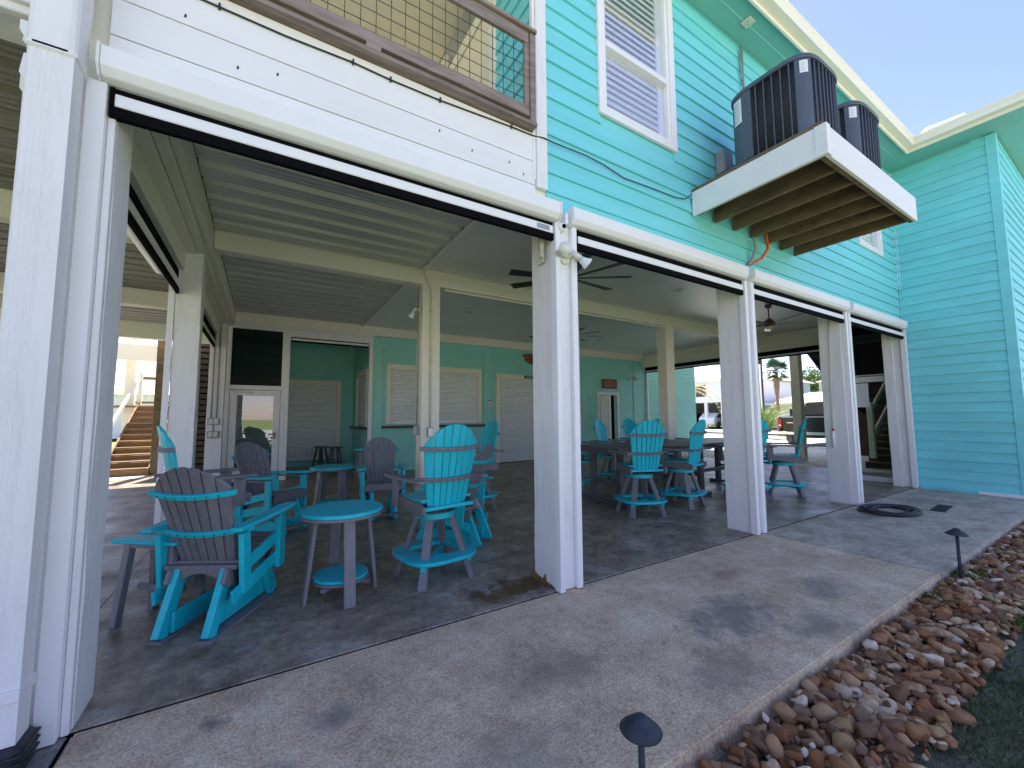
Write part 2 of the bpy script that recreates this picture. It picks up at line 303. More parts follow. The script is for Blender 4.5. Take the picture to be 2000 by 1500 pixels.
# ---------------------------------------------------------------- the house
H = thing('beach_house', 'turquoise raised beach house with an open white-posted patio underneath', 'house')
EXPO = .178
def siding(name, kind, const, a0, a1, z0, z1, m, holes=(), parent=H, start=None):
    """kind 'y': wall facing -Y at y=const, kind 'x': wall facing -X at x=const. Every board is its own piece."""
    def P(a, b, z): return (a, const-b, z) if kind == 'y' else (const-b, a, z)
    # backing with holes
    mb = MB()
    def blk(A0, A1, Z0, Z1):
        if A1-A0 > .001 and Z1-Z0 > .001:
            p, q = P(A0, 0, Z0), P(A1, -.12, Z1); mb.box(min(p[0], q[0]), max(p[0], q[0]), min(p[1], q[1]), max(p[1], q[1]), Z0, Z1)
    if holes:
        hs = sorted(holes); cur = a0
        for (h0, h1, hz0, hz1) in hs:
            blk(cur, h0, z0, z1); blk(h0, h1, z0, hz0); blk(h0, h1, hz1, z1); cur = h1
        blk(cur, a1, z0, z1)
    else: blk(a0, a1, z0, z1)
    w = obj(name, mb, m, parent)
    z = z0 if start is None else start
    while z < z1-.01:
        zt = min(z+EXPO+.012, z1); segs = [(a0, a1)]
        for (h0, h1, hz0, hz1) in holes:
            if zt > hz0 and z < hz1:
                ns = []
                for (s0, s1) in segs:
                    if s0 < h0: ns.append((s0, min(s1, h0)))
                    if s1 > h1: ns.append((max(s0, h1), s1))
                    if not (s0 < h0 or s1 > h1): pass
                segs = ns
        ns = []
        for (s0, s1) in segs:
            if s1-s0 > 4.2:
                j = s0+random.uniform(.3, .7)*(s1-s0); ns += [(s0, j-.0012), (j+.0012, s1)]
            else: ns.append((s0, s1))
        for (s0, s1) in ns:
            if s1-s0 < .02: continue
            prof = [(.002, z), (.030, z), (.027, z+.004), (.006, zt), (.002, zt)]
            b = MB().prism(prof, lambda u, v: P(s0, u, v), lambda u, v: P(s1, u, v))
            obj('siding_board', b, m, w)
        z += EXPO
    return w
# upper front wall (window 1 hole, window 2 hole)
w1 = (2.69, 3.88, 4.38, 6.9); w2 = (9.0, 10.15, 4.46, 6.2)
siding('upper_wall', 'y', 2.75, 2.05, 10.93, 3.21, 6.44, 'teal', holes=[(2.72, 3.85, 4.41, 6.44), (9.03, 10.1, 4.49, 6.18)])
# wing wall facing the patio
siding('wing_wall', 'x', 10.95, 1.42, 2.70, .03, 6.435, 'teal')
obj('wing_corner_board', MB().box(10.918, 11.05, 1.29, 1.42, .03, 6.42), 'teal', H, .004)
obj('wall_corner_trim', B(10.90, 10.925, 2.70, 2.725, 3.2, 6.42), 'teal', H)
siding('wing_front_wall', 'y', 1.31, 11.06, 22, .03, 6.4, 'teal')
obj('wing_base_trim', MB().box(10.90, 10.94, 1.29, 2.66, -.02, .028), 'teal', H, .003)
obj('crawl_vent', MB().box(10.885, 10.899, 1.38, 1.90, -.005, .05), 'alu', H, .003)
obj('wing_floor_slab', B(10.95, 22, 1.4, 2.7, -.14, -.01), 'slabedge', H)
# frieze / soffits
obj('soffit', MB().box(1.9, 10.36, 2.32, 2.749, 6.44, 6.455).box(10.36, 10.949, .6, 2.749, 6.44, 6.455).box(10.95, 22, .9, 1.5, 6.44, 6.455), 'tealsoff', H)
obj('soffit_seam', MB().box(1.9, 10.36, 2.50, 2.512, 6.436, 6.441).box(6.4, 6.42, 2.33, 2.74, 6.436, 6.441), 'tealv', H)
obj('wing_frieze', MB().box(10.925, 10.949, 1.6, 2.70, 6.405, 6.439), 'tealsoff', H)
# fascia and gutter
fas = obj('fascia', MB().box(-6, 10.33, 2.29, 2.32, 6.40, 6.60).box(10.33, 10.36, .6, 2.32, 6.40, 6.60), 'cream', H, .004)
gp = [(2.289, 6.60), (2.15, 6.60), (2.15, 6.575), (2.175, 6.535), (2.185, 6.46), (2.289, 6.45)]
MBg = MB().ex(gp, 'x', -6, 10.33-.13)
MBg.prism([(u-2.289, v) for u, v in gp], lambda u, v: (10.329+u, .5, v), lambda u, v: (10.329+u, 2.289+u, v))
MBg.prism([(u-2.289, v) for u, v in gp], lambda u, v: (10.33-.13, 2.289+u, v), lambda u, v: (10.329+u, 2.289+u, v))
obj('gutter', MBg, 'cream', H)
rf = MB()
rf.add([(-6, 2.17, 6.61), (10.22, 2.17, 6.61), (14, 7.2, 8.9), (-6, 7.2, 8.9), (-6, 2.17, 6.56), (10.22, 2.17, 6.56), (14, 7.2, 8.8), (-6, 7.2, 8.8)], [(0, 1, 2, 3), (4, 5, 6, 7), (0, 1, 5, 4), (1, 2, 6, 5), (2, 3, 7, 6), (3, 0, 4, 7)])
rf.add([(10.22, .4, 6.61), (10.22, 2.17, 6.61), (14, 7.2, 8.9), (15.6, 6.5, 8.9), (15.6, .4, 8.9)], [(0, 1, 2, 3, 4)])
rf.add([(-6, 12.3, 6.6), (22, 12.3, 6.6), (22, 7.2, 8.9), (-6, 7.2, 8.9)], [(0, 1, 2, 3)]).add([(15.6, .4, 8.9), (15.6, 7.2, 8.9), (22, 7.2, 8.9), (22, .4, 6.6)], [(0, 1, 2, 3)])
obj('roof', rf, 'alu', H)
obj('roof_flashing', MB().bar((10.3, 2.05, 6.66), (10.65, 1.6, 6.80), .16, .08), 'carwhite', H, .01)
# floor of upper storey (blocks light) and enclosing faces
obj('upper_floor', MB().box(2.12, 12.9, 3.0, 10.85, 3.87, 3.97).box(-.72, 12.9, 2.99, 10.85, 3.98, 4.02), 'ceil', H)
obj('rear_upper_wall', MB().box(-6, 22, 12.0, 12.1, 3.98, 6.5).box(2.05, 12, 6.5, 6.6, 4.03, 6.43).box(-1, 2.0, 9, 9.1, 4.03, 6.4), 'beige', H)
# ceilings
obj('smooth_ceiling', MB().box(2.12, 12.75, 3.0, 10.82, 3.80, 3.868), 'ceil', H)
cs = MB()
def corr(mb, x0, x1, y0, y1, z, pitch=.325):
    """deck pan: flat pans, deep trapezoid ribs and two small stiffening grooves per pan"""
    prof = []; y = y0
    while y < y1:
        for dy, dz in ((0, 0), (.05, 0), (.058, .008), (.075, .008), (.083, 0), (.125, 0), (.133, .008), (.15, .008), (.158, 0), (.20, 0), (.208, .085), (.268, .085)):
            if y+dy < y1: prof.append((y+dy, z+dz))
        y += pitch
    prof.append((y1, z)); n = len(prof)
    mb.add([(x0, a, b) for a, b in prof]+[(x1, a, b) for a, b in prof], [(i, i+1, n+i+1, n+i) for i in range(n-1)])
corr(cs, -.60, 2.10, 3.0, 6.15, 3.80); corr(cs, -.60, 2.10, 6.35, 10.8, 3.80)
obj('corrugated_ceiling', cs, 'metal', H)
cs = MB(); corr(cs, -16, -.93, 3.0, 6.15, 3.80); corr(cs, -16, -.93, 6.35, 9.7, 3.80); corr(cs, -16, -.93, 10.0, 13.2, 3.80)
M['metal_shaded'] = mat('shaded_deck_pan', (.30, .28, .25), .6, .12, 2, stretch=(.3, 3, 3))  # darker copy of the deck pan; the left bay's shade is in its colour
obj('corrugated_ceiling', cs, 'metal_shaded', H, label='corrugated metal ceiling left of the patio')
obj('left_deck_boards', MB().box(-16, 2.0, 2.80, 13.3, 3.89, 3.92), 'wood', H)
obj('ceiling_angle', MB().box(2.085, 2.12, 3.0, 6.15, 3.765, 3.80).box(2.085, 2.12, 6.35, 10.8, 3.765, 3.80).box(2.13, 2.16, 3.0, 6.15, 3.785, 3.80), 'alu', H, .003)
# beams
def part(name, mb, m, bevel=.006, label=None, **k): return obj(name, mb, m, H, bevel, label=label, **k)
part('header_beam', MB().box(-.94, 10.94, 2.755, 3.0, 3.12, 3.86), 'cream')
part('cross_beam', B(-.60, 12.6, 6.15, 6.35, 3.55, 3.80), 'cream')
part('conduit_rail', B(2.5, 12.4, 6.16, 6.20, 3.50, 3.535), 'cream')
part('wall_beam', B(-.60, 12.6, 10.79, 10.88, 3.56, 3.80), 'cream')
part('side_beam', B(-.67, -.605, 3.0, 10.78, 3.50, 3.80), 'cream')
part('side_beam', B(-.75, -.673, 3.0, 10.78, 3.44, 3.80), 'cream')
part('side_header', B(-.945, -.755, 3.0, 10.7, 3.42, 3.86), 'cream')
part('side_header_trim', B(-.93, -.86, 3.05, 10.5, 3.20, 3.418), 'cream')
part('cross_beam', B(-6, -.95, 6.15, 6.35, 3.50, 3.80), 'cream', label='cream beam left of the patio')
part('cross_beam', B(-6, -.95, 9.72, 9.98, 3.50, 3.80), 'cream', label='cream beam farther back left of the patio')
part('cross_beam', B(-6, -.95, 13.1, 13.3, 3.40, 3.86), 'cream', label='rear cream beam left of the patio')
part('left_front_header', MB().box(-6, -1.0, 2.76, 3.0, 3.36, 3.86).box(-6, -.95, 2.70, 2.755, 3.33, 3.86), 'white')
# fascia boards of the deck, three courses
fz = [3.205, 3.40, 3.61, 3.865]
for i in range(3): part('fascia_board', B(-.745, 1.925, 2.722, 2.752, fz[i]+(.003 if i else 0), fz[i+1]-.003), 'whiteX', .003)
for i in range(2): part('fascia_board', B(-6, -.80, 2.67, 2.698, 3.37+.25*i, 3.615+.25*i), 'whiteX', .003)
for x, z in ((.0, 3.52), (.72, 3.30), (1.05, 3.56), (1.32, 3.50), (1.66, 3.52), (1.80, 3.46), (-.45, 3.66), (-.2, 3.47)): part('paint_chip', MB().ex([(x-.006, z-.012), (x+.004, z-.010), (x+.007, z+.004), (x+.001, z+.013), (x-.005, z+.003)], 'y', 2.7205, 2.7218), 'sill', 0)
part('corner_trim', MB().box(1.93, 2.045, 2.705, 2.752, 3.385, 6.43), 'white', .004)
part('corner_trim', MB().box(1.895, 1.928, 2.715, 2.752, 3.45, 6.43), 'white', .003)
# right header + side
part('right_header', MB().box(12.76, 12.95, 3.0, 10.85, 3.22, 3.87), 'cream')
part('right_header_trim', MB().box(12.72, 12.759, 3.0, 10.8, 3.42, 3.46).box(12.73, 12.759, 3.0, 10.8, 3.60, 3.79), 'cream')
rs = obj('side_screen_rail', MB().box(12.68, 12.75, 4.3, 10.7, 3.13, 3.17), 'alu', H, .004)
obj('screen_fabric', MB().box(12.70, 12.73, 4.3, 10.7, 3.172, 3.30).box(12.70, 12.74, 4.3, 10.7, 3.09, 3.128), 'black', rs)
# posts with tracks
def post(x0, x1, y0, y1, z1, m='white', z0=0., label=None, wob=True):
    mb = MB(); n = 10; vs = []
    for i in range(n+1):
        z = z0+(z1-z0)*i/n; j = .004 if wob and 0 < i < n else 0
        for (x, y) in ((x0, y0), (x1, y0), (x1, y1), (x0, y1)): vs.append((x+random.uniform(-j, j), y+random.uniform(-j, j), z))
    fs = [(0, 1, 2, 3), tuple(range(4*n, 4*n+4))]
    for i in range(n):
        for k in range(4): a = i*4+k; b = i*4+(k+1) % 4; fs.append((a, b, b+4, a+4))
    mb.add(vs, fs); return obj('post', mb, m, H, .006, label=label)
def track(p, x0, x1, y0=2.66, y1=2.739, z1=3.09, z0=.006):
    mb = MB().box(x0, x1, y0, y0+.012, z0, z1).box(x0, x0+.012, y0+.012, y1, z0, z1).box(x1-.012, x1, y0+.012, y1, z0, z1)
    o = obj('screen_track', mb, 'alu', p, .002); return o
p1 = post(-.99, -.69, 2.74, 3.01, 3.12); track(p1, -.795, -.722)
obj('post_trim', MB().box(-.721, -.692, 2.70, 2.739, .003, 3.1), 'white', p1, .004)
p2 = post(2.10, 2.36, 2.74, 3.05, 3.12, label='second white front post with rusted base'); track(p2, 2.085, 2.135); track(p2, 2.265, 2.32)
obj('post_trim', MB().box(2.136, 2.264, 2.70, 2.738, .003, 3.2), 'white', p2, .004)
p3 = post(5.06, 5.32, 2.74, 3.05, 3.12); track(p3, 5.03, 5.09); track(p3, 5.17, 5.24)
obj('post_trim', MB().box(5.092, 5.168, 2.70, 2.738, .003, 3.1), 'white', p3, .004)
p4 = post(7.98, 8.24, 2.74, 3.05, 3.12); track(p4, 7.99, 8.05); track(p4, 8.12, 8.19)
obj('post_trim', MB().box(8.052, 8.118, 2.70, 2.738, .003, 3.1), 'white', p4, .004)
p5 = post(10.77, 10.93, 2.86, 3.02, 3.12); track(p5, 10.78, 10.86)
obj('post_trim', MB().box(10.861, 10.90, 2.70, 2.9, .003, 3.1), 'white', p5, .004)
for p, a, b in ((p2, 2.136, 2.1), (p3, 5.0915, 0), (p4, 8.0515, 0)):
    pass
# rust-eaten foot of the second post
rustm = mat('rusted_post_foot', (.30, .17, .03), .9, .4, 25, .6, 40, col2=(.06, .03, .015))
rb = MB(); prof = [(2.742, .0), (3.052, .0), (3.05, .07), (3.01, .05), (2.97, .045), (2.92, .035), (2.88, .09), (2.865, .03), (2.80, .025), (2.742, .01)]
rb.ex(prof, 'x', 2.088, 2.0965); obj('rust_patch', rb, rustm, p2)
# mid row
for x in (2.10, 5.06, 8.02): post(x, x+.30, 6.12, 6.38, 3.549, 'cream')
# left row
pl = post(-.94, -.69, 6.10, 6.36, 3.44); 
tl = MB().box(-.995, -.98, 6.09, 6.15, .006, 3.1).box(-1.0, -.94, 6.08, 6.092, .006, 3.1); obj('screen_track', tl, 'alu', pl, .002)
obj('track_gap', MB().box(-.972, -.962, 6.085, 6.0915, .01, 3.0), 'black', pl)
pl2 = post(-.99, -.71, 10.4, 10.7, 3.44)
post(-4.45, -4.05, 11.3, 11.6, 3.5, 'cream'); part('rear_deck_beam', B(-6, -1.2, 16.8, 17.0, 3.25, 3.75), 'cream'); post(-3.75, -3.5, 17.2, 17.4, 6, 'cream', wob=False); post(-4.3, -4.0, 6.12, 6.4, 3.5, 'cream')
post(14.3, 14.55, 6.05, 6.3, 4.3, 'cream', label='cream post outside on the driveway')
# ---- roller screens
hp = [(2.745, 3.245), (2.60, 3.245), (2.60, 3.145), (2.632, 3.105), (2.672, 3.095), (2.745, 3.095)]
def roller(x0, x1, xa, xb, zt=3.055, label=None):
    h = obj('screen_hood', MB().ex(hp, 'x', x0, x1), 'alu', H, .004, label=label)
    obj('hood_end', MB().ex([(a-.004 if a < 2.7 else a, b+(.004 if b > 3.2 else -.004)) for a, b in hp], 'x', x0-.012, x0-.001), 'alu', h)
    obj('hood_end', MB().ex([(a-.004 if a < 2.7 else a, b+(.004 if b > 3.2 else -.004)) for a, b in hp], 'x', x1+.001, x1+.012), 'alu', h)
    obj('screen_fabric', B(xa, xb, 2.695, 2.701, zt, 3.10), 'black', h)
    obj('bottom_bar', B(xa+.02, xb-.01, 2.675, 2.72, zt-.068, zt-.002), 'alu', h, .004)
    obj('bottom_brush', MB().box(xa, xb, 2.68, 2.715, zt-.125, zt-.069).box(xa, xa+.018, 2.678, 2.715, zt-.068, 3.09), 'black', h)
    return h
r1 = roller(-.74, 2.10, -.715, 2.08, 3.06)
obj('maker_tag', B(1.90, 2.03, 2.6725, 2.6745, 3.005, 3.045), 'ink', r1)
roller(2.25, 5.02, 2.33, 5.03, 3.035); roller(5.18, 8.02, 5.25, 7.99, 3.03); r4 = roller(8.16, 10.72, 8.20, 10.77, 3.03)
# left side roller
lh = obj('screen_hood', MB().prism([(v-3.745, z) for v, z in hp], lambda u, v: (-.97+u+1.0, 3.02, v), lambda u, v: (-.97+u+1.0, 6.05, v)), 'alu', H, .003, label='screen hood on the left side of the patio')
lh.location.x = -.03
obj('screen_fabric', MB().box(-.925, -.915, 3.02, 6.08, 3.05, 3.19).box(-.93, -.90, 3.02, 6.08, 2.90, 2.965), 'black', lh, loc=(.03, 0, 0))
obj('bottom_bar', B(-.94, -.895, 3.02, 6.07, 2.967, 3.048), 'alu', lh, .003, loc=(.03, 0, 0))
lr = obj('screen_hood', B(-1.0, -.93, 6.4, 10.38, 3.1, 3.25), 'alu', H, .003, label='rear screen hood on the left side')
obj('screen_fabric', MB().box(-.929, -.915, 6.4, 10.38, 3.04, 3.2).box(-.93, -.90, 6.4, 10.38, 2.90, 2.96), 'black', lr)
obj('bottom_bar', B(-.94, -.90, 6.4, 10.38, 2.962, 3.038), 'alu', lr)
# hood ends showing left of the first post
part('hood_bracket', MB().ex([(-.99, 3.30), (-1.04, 3.30), (-1.04, 3.25), (-.99, 3.16)], 'y', 2.70, 2.76), 'alu', .002)
part('hood_bracket', MB().ex([(-.99, 3.14), (-1.02, 3.14), (-1.03, 3.04), (-.99, 2.98)], 'y', 2.70, 2.76), 'alu', .002)
# downspout, fluted
flu = []
N_ = 8
for i in range(N_*4+1):
    x = -.93+.14*i/(N_*4); flu.append((x, 2.50+(.0028 if i % 4 in (1, 2) and i < 20 else 0)))
flu = [(-.94, 2.51), (-.94, 2.61), (-.925, 2.625), (-.805, 2.625), (-.79, 2.61), (-.79, 2.51)]+flu[::-1]
part('downspout', MB().ex(flu, 'z', .13, 3.10), 'white', .001)
part('downspout_upper', MB().ex([(-.945, 2.505), (-.945, 2.64), (-.785, 2.64), (-.785, 2.505), (-.81, 2.49), (-.92, 2.49)], 'z', 3.06, 3.9).ex([(-.95, 2.49), (-.95, 2.64), (-.78, 2.64), (-.78, 2.49)], 'z', 3.055, 3.09), 'white', .01)
part('downspout_strap', MB().box(-.945, -.785, 2.485, 2.63, .30, .345), 'white', .003)
part('downspout_boot', MB().ex([(-.96, 2.47), (-.96, 2.65), (-.77, 2.65), (-.77, 2.47)], 'z', -.01, .128), 'rubber', .02)
for zz in (.03, .06, .09): part('boot_rib', MB().ex([(-.966, 2.464), (-.966, 2.656), (-.764, 2.656), (-.764, 2.464)], 'z', zz, zz+.012), 'rubber', .004)
# ---- deck railing
dr = part('deck_railing', MB().box(-3, 1.895, 2.64, 2.735, 3.868, 3.90), 'wood', .003)
obj('bottom_rail', B(-3, 1.83, 2.665, 2.705, 3.955, 4.035), 'wood', dr, .003)
obj('rail_lath', B(-3, 1.83, 2.675, 2.705, 4.036, 4.055), 'wood', dr, .002)
for x in (.50, -1.4): obj('rail_block', B(x, x+.10, 2.655, 2.72, 3.901, 3.955), 'wood', dr, .004)
obj('top_rail', B(-3, 1.83, 2.668, 2.70, 4.62, 4.72), 'wood', dr, .003)
obj('rail_cap', B(-3, 1.90, 2.64, 2.75, 4.722, 4.755), 'wood', dr, .004)
obj('rail_post', B(1.84, 1.892, 2.66, 2.745, 3.901, 4.72), 'wood', dr, .004)
obj('rail_stile', B(1.79, 1.838, 2.675, 2.705, 4.056, 4.62), 'wood', dr, .003)
for x in (-.9,): obj('rail_post', B(x, x+.09, 2.75, 2.84, 3.9, 4.72), 'wood', dr, .004)
wm = MB(); x = -2.9
while x < 1.79: wm.tube([(x, 2.69, 4.05), (x, 2.69, 4.63)], .0028, 5); x += .102
z = 4.12
while z < 4.62: wm.tube([(-3, 2.6945, z), (1.79, 2.6945, z)], .0028, 5); z += .102
wmo = obj('wire_mesh', wm, 'screw', dr)
# deck side wall with window
siding('deck_side_wall', 'x', 1.95, 2.80, 3.42, 3.93, 6.43, 'teal')
part('deck_window_trim', MB().box(1.915, 1.95, 3.42, 3.56, 3.93, 6.0).box(1.915, 1.95, 4.70, 4.86, 3.93, 6.0).box(1.915, 1.95, 3.561, 4.699, 5.85, 6.0), 'cream')
bl = MB(); z = 4.0
while z < 5.84: bl.add([(1.955, 3.56, z), (1.955, 4.7, z), (1.93, 4.7, z+.03), (1.93, 3.56, z+.03)], [(0, 1, 2, 3)]); z += .045
part('deck_window_blind', bl, 'beige', 0)
part('deck_side_panel', B(1.95, 2.0, 4.862, 9.0, 3.93, 6.39), 'beige')
part('deck_ceiling', B(-6, 1.93, 2.8, 9.0, 6.40, 6.439), 'beige')
# ---- windows
def window(x0, x1, z0, z1, zm=None):
    t = .085; y = 2.722
    w = part('window', MB().box(x0, x0+t, y-.018, y+.02, z0, z1).box(x1-t, x1, y-.018, y+.02, z0, z1).box(x0+t, x1-t, y-.018, y+.02, z0, z0+t).box(x0+t, x1-t, y-.018, y+.02, z1-t, z1), 'alu', .004)
    a0, a1, b0, b1 = x0+t, x1-t, z0+t, z1-t
    fr = MB().box(a0, a0+.03, y+.0, y+.06, b0, b1).box(a1-.045, a1, y, y+.06, b0, b1).box(a0+.03, a1-.045, y, y+.06, b0, b0+.03)
    if zm: fr.box(a0+.03, a1-.045, y-.01, y+.06, zm-.03, zm+.03)
    obj('sash', fr, 'alu', w, .003)
    obj('pane', MB().add([(a0, y+.04, b0), (a1, y+.04, b0), (a1, y+.04, b1), (a0, y+.04, b1)], [(0, 1, 2, 3)]), 'glass', w)
    sl = MB(); z = b0+.02
    sl.box(a0+.01, a0+.06, y+.06, y+.09, b0, b1).box(a1-.13, a1-.04, y+.06, y+.09, b0, b1).box(a0+.06, a1-.13, y+.06, y+.09, zm-.04 if zm else b0, zm+.04 if zm else b0+.05)
    while z < b1:
        sl.bar((a0+.06, y+.08, z), (a1-.13, y+.08, z), .088, .008, (0, -.88, .38)); z += .076
    obj('shutter_louvre', sl, 'paper', w)
window(2.69, 3.88, 4.38, 6.43, 5.17); window(9.0, 10.12, 4.46, 6.2, 5.3)
# ---- AC platform
pf = part('equipment_platform', MB().box(4.12, 6.52, 1.44, 2.72, 3.985, 4.015), 'joist', .003)
obj('platform_fascia', B(4.12, 4.155, 1.45, 2.72, 3.70, 3.984), 'whiteX', pf, .004)
obj('platform_fascia', B(4.12, 6.52, 1.415, 1.449, 3.70, 3.984), 'whiteX', pf, .004)
obj('platform_corner', MB().box(4.112, 4.119, 1.412, 1.50, 3.70, 3.985).box(4.112, 4.19, 1.405, 1.414, 3.70, 3.985), 'whiteX', pf, .001)
obj('rim_joist', B(4.157, 6.52, 1.451, 1.49, 3.705, 3.98), 'joist', pf)
for x in (4.17, 4.52, 4.92, 5.32, 5.70, 6.08, 6.47): obj('joist', B(x, x+.042, 1.492, 2.71, 3.72, 3.98), 'joist', pf, .003)
obj('platform_gravel', MB().box(4.125, 6.51, 1.445, 2.70, 4.016, 4.022), 'soil', pf)
# conduits by the platform and up the wall
part('grey_conduit', MB().tube([(5.34, 2.70, 3.98), (5.34, 2.68, 3.75), (5.33, 2.66, 3.55), (5.27, 2.69, 3.38), (5.24, 2.72, 3.34)], .017), 'greypipe', 0)
part('orange_conduit', MB().tube([(5.52, 2.66, 3.98), (5.54, 2.62, 3.75), (5.52, 2.60, 3.58), (5.42, 2.63, 3.44), (5.27, 2.72, 3.35)], .018), 'orange', 0)
part('wall_conduit', MB().tube([(5.34, 2.70, 4.03), (5.34, 2.70, 6.35)], .014).tube([(5.31, 2.70, 5.9), (5.31, 2.70, 6.40)], .01), 'greypipe', 0)
# ---- patio back wall
siding('patio_back_wall', 'y', 10.9, 2.42, 12.93, .0, 3.80, 'tealv', holes=[(2.86, 5.50, 1.24, 2.72), (6.2, 7.72, 0.0, 2.62), (10.42, 11.3, .02, 2.2)])
for a, b in ((2.40, 2.66), (5.68, 5.98), (12.2, 12.32)): part('wall_pilaster', MB().box(a, b, 10.855 if a < 3 else 10.862, 10.90 if a < 3 else 10.872, 0, 3.555), 'tealv')
def rolldown(x0, x1, z0, z1, y, parent=H, lab=None, bar=True, tr=.11):
    f = obj('shutter_frame', MB().box(x0-tr, x0, y-.04, y+.05, z0-.0, z1+.15).box(x1, x1+tr, y-.04, y+.05, z0, z1+.15).box(x0, x1, y-.038, y+.05, z1, z1+.15), 'cream', parent, .005, label=lab)
    s = MB(); z = z0; pr = []
    while z < z1:
        pr += [(y+.045, z), (y+.045, z+.014), (y+.006, z+.018), (y+.0, z+.038), (y+.010, z+.060), (y+.045, z+.066)]; z += .072
    n = len(pr); s.add([(x0, a, b) for a, b in pr]+[(x1, a, b) for a, b in pr], [(i, i+1, n+i+1, n+i) for i in range(n-1)])
    obj('shutter_slats', s, 'shutter', f)
    if bar: obj('shutter_bar', B(x0+.01, x1-.01, y-.005, y+.03, z0-.005, z0+.085), 'alu', f, .004)
    return f
rw = rolldown(2.88, 5.48, 1.25, 2.70, 10.87); part('window_counter', B(2.66, 5.66, 10.70, 10.86, 1.14, 1.20), 'sill')
for bx in ((2.8, 5.6, 10.93, 10.95, 1.2, 2.8), (6.1, 7.8, 10.93, 10.95, 0, 2.7), (10.2, 12.4, 11.3, 11.32, 0, 2.6), (12.38, 12.4, 11.03, 11.3, 0, 2.6), (10.2, 12.4, 11.03, 11.3, 2.6, 2.62), (-.8, 2.6, 13.75, 13.8, 0, 3.7)): part('opening_light_block', B(*bx), 'darkwood', 0)  # added dark sheets; niche and alcove ones block daylight from behind
rolldown(6.22, 7.70, .02, 2.60, 10.87, bar=False)
part('wall_lock', MB().box(6.26, 6.38, 10.83, 10.87, 1.02, 1.06), 'alu')
# breaker niche with its door ajar
nf = part('niche_frame', MB().box(10.32, 10.42, 10.85, 10.91, 0, 2.3).box(11.3, 11.4, 10.85, 10.91, 0, 2.3).box(10.42, 11.3, 10.852, 10.91, 2.2, 2.3), 'white')
obj('niche_stile', B(10.90, 10.97, 10.86, 10.90, 0, 2.2), 'white', nf); obj('niche_door', MB().bar((10.43, 10.84, 1.12), (10.56, 10.50, 1.12), .035, 2.1), 'shutter', nf, .004)
# extension of the back wall past the patio
siding('outer_wall', 'y', 10.95, 12.96, 16.2, .0, 3.9, 'tealv')
part('outer_wall_trim', MB().box(12.93, 13.0, 10.80, 10.92, 0, 3.3), 'alu')
# ---- left corner: screened wall of the kitchen alcove
fr = part('screen_wall', MB().box(-.76, -.64, 10.80, 10.89, 0, 3.50).box(.34, .50, 10.80, 10.89, 0, 3.50).box(-.64, .34, 10.80, 10.89, 2.06, 2.16)
          .box(-.64, .34, 10.802, 10.89, 3.44, 3.50).box(2.30, 2.40, 10.80, 10.89, 0, 3.50).box(.5, 2.30, 10.802, 10.89, 3.34, 3.50).box(-.71, 2.40, 10.795, 10.89, 3.502, 3.558), 'white')
obj('screen_fabric', MB().add([(-.64, 10.85, 2.16), (.34, 10.85, 2.16), (.34, 10.85, 3.44), (-.64, 10.85, 3.44)], [(0, 1, 2, 3)]), 'screen', fr)
sdr = obj('screen_door', MB().box(-.63, -.50, 10.81, 10.86, 0.03, 2.05).box(.20, .33, 10.81, 10.86, .03, 2.05).box(-.5, .2, 10.812, 10.86, 1.93, 2.05).box(-.5, .2, 10.812, 10.86, .03, .3), 'white', fr, .004)
obj('door_pane', MB().add([(-.5, 10.84, .3), (.2, 10.84, .3), (.2, 10.84, 1.93), (-.5, 10.84, 1.93)], [(0, 1, 2, 3)]), glass('door_glass', (.45, .5, .48), .01, .16), fr)
obj('door_closer', MB().tube([(-.66, 10.79, 2.02), (-.2, 10.79, 2.0)], .015), 'alu', fr)
obj('door_handle', MB().box(.22, .26, 10.75, 10.81, .95, 1.1).tube([(.24, 10.76, 1.05), (.12, 10.76, 1.05)], .01), 'bronze', fr)
obj('alcove_screen', MB().box(.52, 2.28, 10.81, 10.82, 3.22, 3.34), 'black', fr)
obj('alcove_bar', MB().box(.52, 2.28, 10.79, 10.83, 3.26, 3.31), 'alu', fr)
siding('alcove_wall', 'y', 13.5, -.8, 2.55, .0, 3.7, 'tealv', holes=[(-.75, 1.95, .15, 2.45)])
rolldown(-.70, 1.92, .18, 2.40, 13.45, lab='large grey roll-down shutter at the back of the alcove', bar=True, tr=.12)
siding('alcove_side_wall', 'x', 2.42, 10.92, 13.5, 0, 3.75, 'tealv', holes=[(11.5, 12.7, 1.2, 2.6)])
sw = part('alcove_window', MB().box(2.36, 2.40, 11.38, 11.5, 1.15, 2.75).box(2.36, 2.40, 12.7, 12.82, 1.15, 2.75).box(2.36, 2.40, 11.5, 12.7, 2.6, 2.75), 'cream')
pr = []; z = 1.2
while z < 2.6: pr += [(2.43, z), (2.41, z+.01), (2.41, z+.045), (2.43, z+.055)]; z += .06
n = len(pr); obj('shutter_slats', MB().add([(a, 11.5, b) for a, b in pr]+[(a, 12.7, b) for a, b in pr], [(i, i+1, n+i+1, n+i) for i in range(n-1)]), 'shutter', sw)
obj('window_counter', B(2.22, 2.42, 11.35, 12.85, 1.10, 1.16), 'sill', sw)
part('alcove_ceiling', MB().box(-.8, 2.5, 10.9, 13.6, 3.7, 3.75), 'ceil', 0)
part('alcove_left_wall', MB().box(-.88, -.80, 10.9, 13.6, 0, 3.75), 'tealv', 0)
